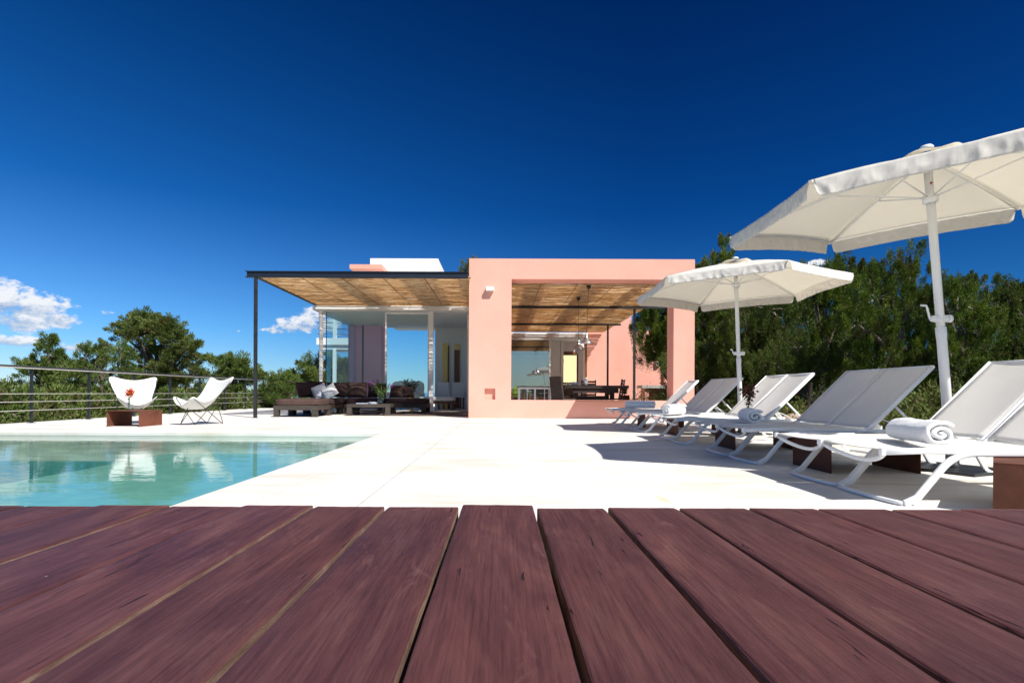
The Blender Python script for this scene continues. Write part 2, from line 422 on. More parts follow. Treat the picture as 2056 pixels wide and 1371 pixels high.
X, Y, Z_ = sep.outputs[0], sep.outputs[1], sep.outputs[2]
el = s.math('ARCSINE', Z_); az = s.math('ARCTAN2', X, Y)
# polarised sky: bluer and darker away from the horizon, darkest to the right
gr = s.ramp(s.math('MULTIPLY', el, 1.0), [(0.0, (.52, .66, .94)), (.10, (.27, .55, .90)), (.30, (.042, .31, .67)), (.62, (.004, .165, .42))])
azf = s.n('MapRange'); azf.inputs['From Min'].default_value = -.75; azf.inputs['From Max'].default_value = .25; s.l(az, azf.inputs['Value'])
gr2 = s.mix(azf.outputs[0], (1.1, 1.12, 1.08), (.24, .56, .68))
dt_ = s.n('VectorMath', operation='DOT_PRODUCT'); s.l(tc.outputs['Generated'], dt_.inputs[0]); dt_.inputs[1].default_value = tuple(SUN)
pol = s.n('MapRange', interpolation_type='SMOOTHSTEP'); pol.inputs['From Min'].default_value = .30; pol.inputs['From Max'].default_value = .72; s.l(dt_.outputs['Value'], pol.inputs['Value'])
tint = s.mix(pol.outputs[0], s.mix(1.0, gr, gr2, 'MULTIPLY'), (.66, .68, .68))
skyc = s.mix(1.0, sky.outputs[0], tint, 'MULTIPLY')
# clouds: low cumulus over the sea
cv = s.n('CombineXYZ'); s.l(az, cv.inputs[0]); s.l(s.math('MULTIPLY', el, 1.6), cv.inputs[1])
wob = s.noise(cv.outputs[0], 30, 8, .62); wob2 = s.noise(cv.outputs[0], 75, 6, .65, .3)
wsum = s.math('ADD', s.math('SUBTRACT', wob, .5), s.math('MULTIPLY', s.math('SUBTRACT', wob2, .5), .55))
def pxang(x, y):
    p = W(x, y, 1.0) - Vector((0, 0, H)); return math.atan2(p.x, p.y), math.asin(p.z/p.length)
dens = None; topness = None
clouds = [(10,604,86,44,1.1),(70,620,84,42,1.1),(118,643,48,24,1),(35,648,82,28,1),(25,687,70,17,1.05),(-40,600,70,48,1.1),
          (150,699,50,14,.85),(250,703,50,12,.7),(592,655,62,20,1),(622,642,36,28,1.05),(650,655,40,24,1),(556,664,34,11,.9),(212,628,30,8,.5),(478,664,10,5,.5),
          (1640,530,34,10,.9),(1150,-2000,10,10,1)]
for (x, y, rx, ry, k) in clouds[:-1]:
    a0, e0 = pxang(x, y); a1, _ = pxang(x+rx, y); _, e1 = pxang(x, y-ry)
    ra, re = abs(a1-a0), abs(e1-e0)
    dx = s.math('DIVIDE', s.math('SUBTRACT', az, a0), ra); dy = s.math('DIVIDE', s.math('SUBTRACT', el, e0), re)
    # flatter, softer base
    dyb = s.math('MULTIPLY', dy, s.math('ADD', 1.0, s.math('MULTIPLY', s.math('LESS_THAN', dy, 0.0), .25)))
    q = s.math('SUBTRACT', k, s.math('ADD', s.math('MULTIPLY', dx, dx), s.math('MULTIPLY', dyb, dyb)))
    dens = q if dens is None else s.math('SMOOTH_MAX', dens, q, .35)
    tq = s.math('MULTIPLY', dy, s.math('MAXIMUM', q, 0.0))
    topness = tq if topness is None else s.math('ADD', topness, tq)
dd = s.math('ADD', dens, s.math('MULTIPLY', wsum, 3.6))
mask = s.n('MapRange', interpolation_type='SMOOTHSTEP'); mask.inputs['From Min'].default_value = .12; mask.inputs['From Max'].default_value = .95; s.l(dd, mask.inputs['Value'])
lit = s.math('ADD', s.math('ADD', .55, s.math('MULTIPLY', topness, .55)), s.math('MULTIPLY', wsum, 2.4), clamp=True)
cc = s.ramp(lit, [(.10, (2.5, 3.3, 4.8)), (.5, (4.4, 5.0, 6.0)), (.85, (7.0, 7.1, 7.3))])
fin = s.mix(s.math('MULTIPLY', mask.outputs[0], .93), skyc, cc)
s.l(fin, bg.inputs['Color']); bg.inputs['Strength'].default_value = .10; s.l(bg.outputs[0], out.inputs[0])
SC.view_settings.view_transform = 'Standard'; SC.view_settings.look = 'None'; SC.view_settings.gamma = 1
SC.view_settings.exposure = .42
SC.cycles.use_denoising = True
SC.cycles.max_bounces = 8; SC.cycles.transparent_max_bounces = 12; SC.cycles.diffuse_bounces = 4; SC.cycles.glossy_bounces = 4
SC.cycles.sample_clamp_indirect = 8; SC.cycles.caustics_reflective = False; SC.cycles.caustics_refractive = False

# ---------------------------------------------------------------- setting: terrain, sea, terrace, pool
def hfun(x, y):
    h = -.35
    if x < -9.2: h -= (-9.2-x)*.16 + max(0, -14-x)*.05
    if y > 31: h -= (y-31)*.03
    if x > 4.9: h += min(1, (x-4.9)/1.2)*.42 + max(0, x-7)*.04
    h += .25*noise.noise(Vector((x*.15, y*.15, 0)))
    return max(h, -30)
tm = MB(); NR, NA = 46, 96
vs = [(0, 5, hfun(0, 5)-.25)]
for i in range(NR):
    r = 3*(1.165**i) if i else 3
    for k in range(NA):
        a = 2*math.pi*k/NA; x, y = r*math.cos(a), 5 + r*math.sin(a)
        z = hfun(x, y)
        if -8.9 < x < 4.8 and y < 31 and y > -6: z = -1.9
        vs.append((x, y, z))
fs = [(0, 1+k, 1+(k+1) % NA) for k in range(NA)]
for i in range(NR-1):
    for k in range(NA):
        a = 1+i*NA; b = a+NA; k2 = (k+1) % NA; fs.append((a+k, b+k, b+k2, a+k2))
tm.add(vs, fs, True); tag(tm.build('terrain', M['soil']), kind='structure')
sm = MB(); sm.add([(-39000,-39000,-34),(39000,-39000,-34),(39000,39000,-34),(-39000,39000,-34)], [(0,1,2,3)]); tag(sm.build('sea', M['sea']), kind='structure')

PX0, PX1, PY0, PY1 = -8.1, -1.73, 1.35, 8.58
te = MB()
te.box(-1.320, -5, -.9, -.757, 31, 0).box(-.749, -5, -.9, 4.75, 31, 0)
te.box(-8.95, 9.0, -.9, -1.334, 31, -.0005).box(-8.95, -5, -.9, PX0-.4, 8.99, -.001).box(PX0-.4, -5, -.9, -1.334, .9, -.0015)
tag(te.build('terrace', M['terrace']), kind='structure')
jt = MB(); jt.box(-1.34, -5, -.5, -.74, 31, -.007); tag(jt.build('terrace_joint', M['joint']), kind='structure')
cp = MB()
def coping_profile(L0, L1, at):    # rounded nose towards the pool
    pass
cp.box(PX1, .905, -.12, -1.334, 8.98, .0015, bev=.012)
cp.box(PX0-.38, PY1, -.1, PX1-.002, 8.98, .001, bev=.03)
cp.box(PX0-.38, .905, -.12, PX0, PY1-.002, .001, bev=.012).box(PX0+.002, .905, -.12, PX1-.002, PY1*0+1.35, .001, bev=.012)
tag(cp.build('pool_coping', M['coping']), kind='structure')
bs = MB()   # pool basin: walls, shallow shelf near, deep part far left
x0, x1, y0, y1 = PX0, PX1, PY0, PY1
def quad(mb, a, b, c, d): mb.add([a, b, c, d], [(0,1,2,3)])
zt, zs, zd = -.1, -.34, -.46
XS = -5.0
quad(bs,(XS,y0,zs),(x1,y0,zs),(x1,y1,zs),(XS,y1,zs)); quad(bs,(x0,y0,zd),(XS-.02,y0,zd),(XS-.02,y1,zd),(x0,y1,zd)); quad(bs,(XS-.02,y0,zd),(XS,y0,zs),(XS,y1,zs),(XS-.02,y1,zd))
quad(bs,(x0,y0,zt),(x1,y0,zt),(x1,y0,zd),(x0,y0,zd)); quad(bs,(x0,y0,zt),(x0,y0,zd),(x0,y1,zd),(x0,y1,zt)); quad(bs,(x1,y0,zt),(x1,y1,zt),(x1,y1,zd),(x1,y0,zd))
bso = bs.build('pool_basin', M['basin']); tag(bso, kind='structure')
pw = MB(); quad(pw,(x0,y1+.004,-.02),(x1,y1+.004,-.02),(x1,y1+.004,zd),(x0,y1+.004,zd)); tag(pw.build('pool_wall', M['poolwall']), kind='structure')
wt = MB(); WZ = -.078
wt.add([(x0,y0,WZ),(x1,y0,WZ),(x1,y1,WZ),(x0,y1,WZ)], [(0,1,2,3)]); tag(wt.build('pool_water', M['water']), kind='structure')

# ---------------------------------------------------------------- wooden platform in front of the camera
PT, PE = .375, 1.128
pf = thing('wooden_platform', 'weathered red brown hardwood platform of wide planks in the foreground', 'platform', (0, .2, 0))
bounds = [-1.638,-1.498,-1.358,-1.218,-1.078,-.936,-.796,-.652,-.510,-.368,-.226,-.080,.068,.2085,.349,.488,.626,.768,.909,1.049,1.19,1.33,1.47,1.61]
gaps =   [.007]*6 + [.007,.007,.007,.007,.008,.008,.009,.009,.009,.009,.009,.009,.009,.009,.009,.009,.009,.009]
for i in range(len(bounds)-1):
    xa, xb = bounds[i]+gaps[i]/2, bounds[i+1]-gaps[i+1]/2
    ye = PE + rnd.uniform(-.006, .005); zt_ = PT + rnd.uniform(-.0012, .0012)
    center = abs((xa+xb)/2) < .03
    if center: ye = PE + .016; zt_ = PT+.001
    prg = random.Random(i*11)
    nx, ny = 12, 70
    yy0 = -.95
    def edge(y, sgn): return .0010*noise.noise(Vector((y*5, i*7.3, sgn))) + .0006*noise.noise(Vector((y*31, i*3.3, sgn)))
    top = []
    for j in range(ny+1):
        y = yy0 + (ye-yy0)*j/ny
        row = []
        for k in range(nx+1):
            u = k/nx
            x = xa + edge(y, 1) + (xb - xa + edge(y, 2) - edge(y, 1))*u
            e = min(u, 1-u)*(xb-xa)
            rd = .0022
            dz = -rd*(1-math.sqrt(max(0, 1-((rd-min(e, rd))/rd)**2))) if e < rd else 0
            yj = y
            if j == ny: yj = y + (.0022*noise.noise(Vector((x*60, i, 5))) - (.0045*max(0, noise.noise(Vector((x*150, 3, i))))) * (2.2 if center else .4))
            z = zt_ + dz + .0009*noise.noise(Vector((x*9, y*2.3, i))) - (.0018 if j == ny else 0)
            row.append(Vector((x, yj, z)))
        top.append(row)
    # make side columns tight at the rounded arris
    for row in top:
        a, b = row[0].x, row[-1].x
        xs = [0, .0006, .0022] + [.0022 + (b-a-.0044)*q/(nx-4) for q in range(1, nx-4)] + [b-a-.0022, b-a-.0006, b-a]
        for k in range(nx+1):
            row[k].x = a + xs[k]
            e = min(xs[k], b-a-xs[k]); row[k].z += 0
            row[k].z = row[6].z*0 + row[k].z
            if e < .0022:
                row[k].z = row[5].z - .0022*(1-math.sqrt(max(0, 1-((.0022-e)/.0022)**2)))
    vs = [p for row in top for p in row]; wdt = nx+1
    fs = [(j*wdt+k, j*wdt+k+1, (j+1)*wdt+k+1, (j+1)*wdt+k) for j in range(ny) for k in range(nx)]
    base = len(vs); th = .032
    bd = [j*wdt for j in range(ny+1)] + [ny*wdt+k for k in range(1, nx+1)] + [j*wdt+nx for j in range(ny-1, -1, -1)] + [k for k in range(nx-1, 0, -1)]
    vs2 = [vs[q] + Vector((0, 0, -th)) for q in bd]
    fs2 = [(bd[q], base+q, base+(q+1) % len(bd), bd[(q+1) % len(bd)]) for q in range(len(bd))]
    mb = MB(); mb.add(vs+vs2, fs, True); 
    for f in fs2: mb.f.append(f); mb.sm.append(False)
    o = mb.build('plank', M['platform'], pf, True)
    o.data.materials.append(M['platform_lit_side'])
    for p in o.data.polygons:
        if abs(p.normal.x) > .8 and p.index >= len(fs): p.material_index = 1
for y in (-.6, .1, .78):
    mb = MB(); mb.box(-1.6, y-.03, PT-.125, 1.58, y+.03, PT-.034); mb.build('joist', M['greywood'], pf, True)
for x in (-1.5, -.5, .5, 1.5):
    for y in (-.6, .78):
        mb = MB(); mb.box(x-.035, y-.031, .0, x+.035, y+.031, PT-.127); mb.build('leg', M['greywood'], pf, True)

# ---------------------------------------------------------------- pink portal wall
WY0, WY1 = 13.3, 13.82; WX0, WX1 = -.757, 4.52; WT = 3.73
OX0, OX1, OZ0, OZ1 = .235, 4.03, .425, 3.255
pwl = thing('portal_wall', 'big pink rendered wall framing a large rectangular opening', 'wall', (1.9, 13.5, 0))
nx0, nx1, nz0, nz1, nd = -.385, -.135, .44, .695, .09
mb = MB()
# front/back faces as boxes butted together
mb.box(OX0, WY0, 0, OX1, WY1, OZ0)                 # sill
mb.box(OX1, WY0, 0, WX1, WY1, WT)                  # right pier
mb.box(OX0, WY0, OZ1, OX1, WY1, WT)                # lintel
mb.box(WX0, WY0, 0, nx0, WY1, WT).box(nx1, WY0, 0, OX0, WY1, WT)
mb.box(nx0, WY0, 0, nx1, WY1, nz0).box(nx0, WY0, nz1, nx1, WY1, WT).box(nx0, WY0+nd, nz0, nx1, WY1, nz1)
mb.build('wall', M['pink'], pwl, True)
wl = thing('wall_light', 'small square white box light high on the left pier of the pink wall', 'wall light', (-.265, 13.3, 3.0))
mb = MB(); mb.box(-.36, 13.175, 2.965, -.175, 13.298, 3.05, bev=.004); mb.build('housing', M['wmetal'], wl, True)
mb = MB(); mb.box(-.35, 13.185, 2.959, -.185, 13.29, 2.9645); mb.build('lens', M['ceramic'], wl, True)
mb = MB(); mb.box(1.9-.16, 12.985, .412, 3.39-.16, 13.298, .4245)
tag(mb.build('sill_shelf', M['corten']), 'thin dark steel shelf sticking out at the sill of the pink wall opening', 'shelf')

# ---------------------------------------------------------------- pergolas
def reed_mat(name, x0, x1, y0, y1, z, parent, seed, pitch=.0145, bands=()):
    g = np.random.default_rng(seed); V = []
    y = y0
    while y < y1:
        nseg = int((x1-x0)/.9)+1; xs = x0 - g.uniform(0, .06)
        yy = y; zz = z + g.normal(0, .004)
        while xs < x1 + .02:
            L = g.uniform(.7, 2.2); xe = min(xs+L, x1 + g.uniform(-.03, .06))
            if g.random() > .08:
                r = g.uniform(.0058, .0085); ya = yy + g.normal(0, .0022); yb = yy + g.normal(0, .0022); sag = g.normal(0, .004)
                za, zb = zz, zz + g.normal(0, .004)
                n = 4
                pts = []
                for (px, py, pz) in ((xs, ya, za), ((xs+xe)/2, (ya+yb)/2 + sag, (za+zb)/2 + g.normal(0, .003)), (xe, yb, zb)):
                    pts.append([(px, py-r, pz), (px, py, pz-r), (px, py+r, pz), (px, py, pz+r)])
                for a, b in ((0, 1), (1, 2)):
                    for k in range(4):
                        k2 = (k+1) % 4
                        V += [pts[a][k], pts[a][k2], pts[b][k2], pts[b][k]]
            xs = xe + g.uniform(0, .03)
            if xs >= x1-.05: break
        y += pitch*g.uniform(.85, 1.2)
    for (bx0, bx1) in bands:      # overlaps where two mats lie on each other
        y = y0
        while y < y1:
            r = .007; a = bx0 + g.uniform(-.05, .05); b = bx1 + g.uniform(-.05, .05); zz = z + .018 + g.normal(0, .003); yy = y + g.normal(0, .003); y2 = yy + g.normal(0, .004)
            p = [[(a, yy-r, zz), (a, yy, zz-r), (a, yy+r, zz), (a, yy, zz+r)], [(b, y2-r, zz), (b, y2, zz-r), (b, y2+r, zz), (b, y2, zz+r)]]
            for k in range(4):
                k2 = (k+1) % 4; V += [p[0][k], p[0][k2], p[1][k2], p[1][k]]
            y += .0125
    return fastmesh(name, np.array(V), 4, M['reed'], parent, parent.location)
pg = thing('pergola', 'steel pergola with reed mat roof left of the pink wall', 'pergola', (-5.6, 12.98, 0))
BY = 12.92
mb = MB(); mb.box(-5.83, BY, 3.325, WX0-.004, BY+.11, 3.34).box(-5.83, BY, 3.2, WX0-.004, BY+.11, 3.214).box(-5.80, BY+.03, 3.215, WX0-.006, BY+.04, 3.324)
mb.build('front_beam', M['beam'], pg, True)
mb = MB(); mb.box(-5.64, BY+.112, 3.2, -5.56, 17.14, 3.3); mb.build('side_beam', M['beam'], pg, True)
mb = MB(); mb.box(-5.63, BY+.005, 0, -5.565, BY+.07, 3.199); mb.box(-5.65, BY-.012, 0, -5.545, BY+.09, .008); mb.build('post', M['blacksteel'], pg, True)
reed_mat('reed_mat', -5.56, WX0, BY+.113, 17.5, 3.228, pg, 3, bands=((-4.05, -3.35), (-4.0, -3.7), (-2.35, -1.5), (-2.2, -1.8), (-1.0, -.76), (-.95, -.76)))
for x in (-4.6, -3.67, -2.72, -1.77):
    mb = MB(); mb.tube([(x, BY+.1, 3.212), (x+.01, 15, 3.200), (x, 17.16, 3.212)], .006, 6); mb.build('wire', M['blacksteel'], pg, True)
pc = thing('pergola', 'courtyard pergola with long reed mat roof seen through the pink wall opening', 'pergola', (4.02, 17.2, 0))
reed_mat('reed_mat', -.9, 4.43, 13.83, 24.75, 3.25, pc, 5, .0165, bands=((.55, 1.15), (.6, .9), (2.0, 2.6), (2.05, 2.4), (-.5, -.1), (3.3, 3.6)))
for y, xe in ((17.2, 5.25), (21.5, 4.52)):
    mb = MB(); mb.box(-.9, y, 3.155, xe, y+.07, 3.225); mb.build('beam', M['blacksteel'], pc, True)
for y in (17.203, 21.503):
    mb = MB(); mb.box(4.0, y, 0, 4.065, y+.064, 3.154); mb.build('post', M['blacksteel'], pc, True)
for x in (.95, 1.85, 2.75, 3.6):
    mb = MB(); mb.tube([(x, 13.83, 3.232), (x, 24.7, 3.226)], .005, 5); mb.build('wire', M['blacksteel'], pc, True)
for i, (px_, Z, lab) in enumerate(((1177.5, 13.97, 'aluminium cone pendant lamp hanging nearer the camera, the right one of the pair'), (1161.5, 15.7, 'aluminium cone pendant lamp hanging further back, the left one of the pair'))):
    x = (px_-CX)/F*Z; zb = 1.82 if i == 0 else 1.80
    lp = thing('pendant_lamp', lab, 'pendant lamp', (x, Z, zb), 0, 'pendant lamps under the courtyard pergola')
    k = 1 if i == 0 else 1.12
    mb = MB(); mb.lathe([(.168*k, 0), (.172*k, .006), (.15*k, .018), (.135*k, .035), (.05*k, .13), (.034*k, .145), (.034*k, .19), (.022*k, .215), (.02, .26), (.004, .262)]); mb.lathe([(.162*k, .004), (.13*k, .03), (.045*k, .125), (.001, .13)]); mb.build('lamp_shade', M['alu'], lp)
    mb = MB(); mb.tube([(0, 0, .25), (-.012 if i else .04, .0, 3.235-zb-.06)], .0045, 6); mb.build('cord', M['blackp'], lp)
    xx = -.012 if i else .04
    mb = MB(); mb.lathe([(.055, 0), (.055, -.02), (.03, -.075), (.006, -.085)], (xx, 0, 3.225-zb)); mb.build('ceiling_rose', M['blackp'], lp)

# ---------------------------------------------------------------- the house
hs = thing('house', 'low white and pink modern house with large glass doors behind the pergolas', 'house', (-2.5, 17.3, 0))
GY = 17.42
def hb(name, m, *boxes, parent=None, label=None):
    mb = MB()
    for b in boxes: mb.box(*b)
    o = mb.build(name, M[m], parent or hs, True)
    if label: o['label'] = label
    return o
hb('roof_slab', 'white', (-5.68, 17.15, 3.06, .15, 21.75, 3.20))
hb('ceiling', 'ceil', (-5.45, 17.3, 3.045, -1.05, 21.5, 3.057))
hb('roof_eave', 'white', (-.75, 24.8, 3.09, 3.72, 28.6, 3.22), label='white slab edge over the courtyard facade')
# upper volumes
hb('upper_volume', 'white', (-4.39, 19.0, 3.203, -2.12, 24.0, 5.06), label='white block on the roof')
hb('canopy_slab', 'pink', (-4.81, 18.0, 4.50, -3.79, 19.9, 4.635), label='pink projecting roof slab')
hb('upper_volume', 'pink', (-4.80, 19.9, 3.203, -4.395, 23.0, 4.498))
# side / inner walls of the living block
hb('side_wall', 'interior', (-1.05, 17.5, 0, -.92, 21.5, 3.043))
hb('side_wall', 'pink', (-.9, 17.3, 0, .14, 24.7, 3.058))
hb('back_wall', 'interior', (-2.5, 21.5, 0, -1.06, 21.62, 3.043))
hb('lilac_wall', 'lilac', (-5.62, 20.9, 0, -5.12, 21.7, 3.043), (-5.05, 20.9, 0, -4.42, 21.7, 3.043), label='lilac wall panel behind the glass')
hb('wall_strip', 'brownwood', (-5.119, 20.91, 0, -5.051, 21.6, 3.04))
hb('door', 'yellow', (-2.22, 21.44, 0, -2.02, 21.498, 2.45), label='yellow interior door')
hb('door', 'brownwood', (-2.015, 21.44, 0, -1.965, 21.498, 2.35), (-1.77, 21.44, 0, -1.57, 21.498, 2.2), label='brown interior door')
hb('door_head', 'yellow', (-1.77, 21.44, 2.203, -1.57, 21.498, 2.42))
hb('floor', 'floor_in', (-5.5, 17.6, .002, -1.05, 21.4, .012))
# columns and frames
def rope_column(x, y, r, z1):
    mb = MB(); prof = []
    nz = 90
    rr = random.Random(int(x*10))
    vs = []; n = 14
    for i in range(nz+1):
        z = z1*i/nz
        for k in range(n):
            a = 2*math.pi*k/n
            q = r*(1 + .10*math.sin(z*42 + a) + .05*noise.noise(Vector((z*6, a, x))))
            vs.append((x + q*math.cos(a) - (z-z1/2)*.004, y + q*math.sin(a), z))
    fs = [(i*n+k, i*n+(k+1) % n, (i+1)*n+(k+1) % n, (i+1)*n+k) for i in range(nz) for k in range(n)]
    mb.add(vs, fs, True); return mb
rope_column(-5.47, 17.28, .06, 3.058).build('column', M['white_rope'], hs, True)
hb('column', 'white_rope', (-2.195, 17.25, 0, -2.07, 17.40, 3.058), label='whitewashed square column at the open doorway')
hb('window_frame', 'white', (-3.55, 17.36, 0, -3.50, 17.44, 3.04), (-3.498, 17.37, 2.975, -2.2, 17.43, 3.04), (-2.245, 17.38, .0, -2.2, 17.43, 2.973), (-3.498, 17.37, .013, -2.25, 17.43, .05))
hb('window_frame', 'greywood', (-5.355, 17.36, .0, -5.335, 17.38, 3.04), (-5.33, 17.365, .0, -3.56, 17.40, .035))
hb('window_pane', 'glassL', (-5.33, 17.385, .036, -3.555, 17.395, 3.05), label='large fixed tinted pane')
hb('window_pane', 'glassL', (-3.495, 17.395, .052, -2.25, 17.405, 2.972), label='tinted sliding door pane')
hb('window_pane', 'glassS', (-5.350, 17.40, .0, -5.342, 20.88, 3.04), label='blue side pane at the house corner')
hb('threshold', 'stone', (-2.06, 17.2, 0, -.93, 17.36, .03), (-5.35, 17.2, 0, -2.2, 17.34, .02))
# courtyard facade
FY = 24.8
hb('facade_header', 'white', (.16, FY, 3.02, 3.70, FY+.15, 3.088))
hb('window_frame', 'white', (.16, FY, 2.9, 2.16, FY+.06, 2.985), (2.10, FY+.061, 0, 2.16, FY+.10, 2.9), (1.88, FY+.10, 0, 1.93, FY+.14, 2.9), (.16, FY+.0, 0, 2.09, FY+.06, .06))
hb('window_pane', 'glassR', (.16, FY+.03, .062, 2.09, FY+.04, 2.898), label='glazing of the courtyard mirroring the sky')
hb('blind', 'blind', *[(.17, FY+.15+.02*(i % 2), 2.25+i*.16, 1.86, FY+.18+.02*(i % 2), 2.405+i*.16) for i in range(4)])
hb('ceiling', 'ceil', (.16, FY+.2, 3.0, 3.68, 28.5, 3.01))
hb('side_wall', 'interior', (.0, FY+.2, 0, .15, 28.5, 2.99))
hb('back_wall', 'interior', (.16, 27.0, 0, 2.75, 27.1, 2.99), (2.75, 26.2, 0, 2.87, 27.1, 2.99), (3.66, 26.8, 0, 3.9, 27.1, 2.99), (2.88, 27.0, 2.46, 3.65, 27.1, 2.99))
hb('side_wall', 'interior', (2.20, FY+1.5, 0, 2.74, FY+1.6, 2.99))
hb('side_wall', 'brownwood', (3.64, FY+.02, 0, 3.72, FY+.15, 3.015))
hb('door_frame', 'brownwood', (3.58, 26.99, 0, 3.655, 27.0-.02, 2.45), (2.88, 26.95, 2.38, 3.57, 26.985, 2.55))
hb('garden_wall', 'cream', (2.2, 29.2, 0, 5.2, 29.35, 3.0), label='sunlit cream wall behind the far doorway')
hb('counter', 'brownwood', (2.25, 25.9, .0, 3.25, 26.15, .98))
hb('end_wall', 'pink', (3.74, FY, 0, 5.67, FY+.3, 5.2), label='tall pink wall closing the courtyard')
hb('far_wall', 'pink', (5.68, 27.2, 0, 7.75, 27.5, 3.6), (7.75, 27.05, 0, 7.9, 27.5, 3.6), label='further pink wall behind the tree')
hb('floor', 'floor_in', (.2, 24.95, .002, 3.6, 28.4, .012))
# balcony wing beyond the glass corner
bw = thing('balcony', 'white balcony with cable railing behind the glass corner of the house', 'balcony', (-7.6, 26, 0))
mb = MB(); mb.box(-8.45, 26.0, 2.75, -5.7, 28.0, 3.06); mb.box(-8.3, 26.1, 2.55, -7.0, 27.8, 2.748); mb.build('slab', M['white'], bw, True)
mb = MB(); mb.box(-7.72, 26.05, 0, -7.58, 26.2, 2.549); mb.box(-7.70, 26.02, 3.062, -7.55, 26.14, 4.15); mb.build('post', M['white'], bw, True)
for z in (3.25, 3.5, 3.75, 4.0):
    mb = MB(); mb.tube([(-8.4, 26.05, z), (-7.7, 26.05, z)], .014, 6).tube([(-8.4, 26.05, z), (-8.4, 28, z)], .014, 6).tube([(-7.55, 26.08, z), (-5.7, 27.8, z)], .014, 6); mb.build('railing_cable', M['blacksteel'], bw, True)

mb = MB()
for i in range(20): mb.box(-2.95, 14.35+i*.135, .004, WX0-.01, 14.35+i*.135+.125, .024)
tag(mb.build('deck_strip', M['deckdark']), 'dark slatted wooden floor strip in front of the open doorway', 'deck')

# ---------------------------------------------------------------- railing
rl = thing('railing', 'long steel cable railing along the left edge of the terrace', 'railing', (-8.7, 10.55, 0))
mb = MB(); mb.tube([(-8.7, 6, 1.035), (-8.7, 30.9, 1.035)], .019, 10); mb.build('top_rail', M['blacksteel'], rl, True)
mb = MB(); mb.tube([(-8.67, 6, 1.008), (-8.67, 30.9, 1.008)], .011, 8); mb.build('handrail_wire', M['cable'], rl, True)
for z in (.54, .395, .235):
    mb = MB(); mb.tube([(-8.66, 6, z), (-8.66, 30.9, z)], .0068, 6); mb.build('cable', M['cable'], rl, True)
for y in [7.6+1.47*i for i in range(16)]:
    mb = MB(); mb.box(-8.722, y-.018, 0, -8.678, y+.018, 1.017); mb.box(-8.75, y-.05, 0, -8.65, y+.05, .008); mb.build('post', M['blacksteel'], rl, True)

# ---------------------------------------------------------------- corten tables
def make_corten(label, x, y, m='corten', w_=.68, d=.56, h=.262, group='rusty steel tables between the loungers', rz=0):
    t = thing('corten_table', label, 'side table', (x, y, 0), rz, group); e = .006; g = .0015
    for nm, b in (('side_plate', (-w_/2, -d/2, 0, -w_/2+e, d/2, h-e-g)), ('side_plate', (w_/2-e, -d/2, 0, w_/2, d/2, h-e-g)), ('top_plate', (-w_/2, -d/2, h-e, w_/2, d/2, h))):
        mb = MB(); mb.box(*b); mb.build(nm, M[m], t)
    return t
make_corten('rusty steel box table cut by the right edge behind the platform', 2.90, 2.83, 'corten', .56, .68, rz=R(49))
make_corten('rusty steel box table between the nearest pair of loungers and the second pair', 2.83, 4.57, 'corten')
make_corten('rusty steel box table carrying the red flower vase', 2.83, 6.33, 'corten')
make_corten('rusty steel box table by the white lit lounger pair and the far parasol', 2.83, 8.27, 'corten')
make_corten('rusty steel box table farthest back, before the last lounger', 2.85, 10.18, 'corten')
make_corten('rusty steel box table standing alone in front of the butterfly chairs', -6.32, 9.83, 'corten2', .56, .60, .268, None, R(-3))

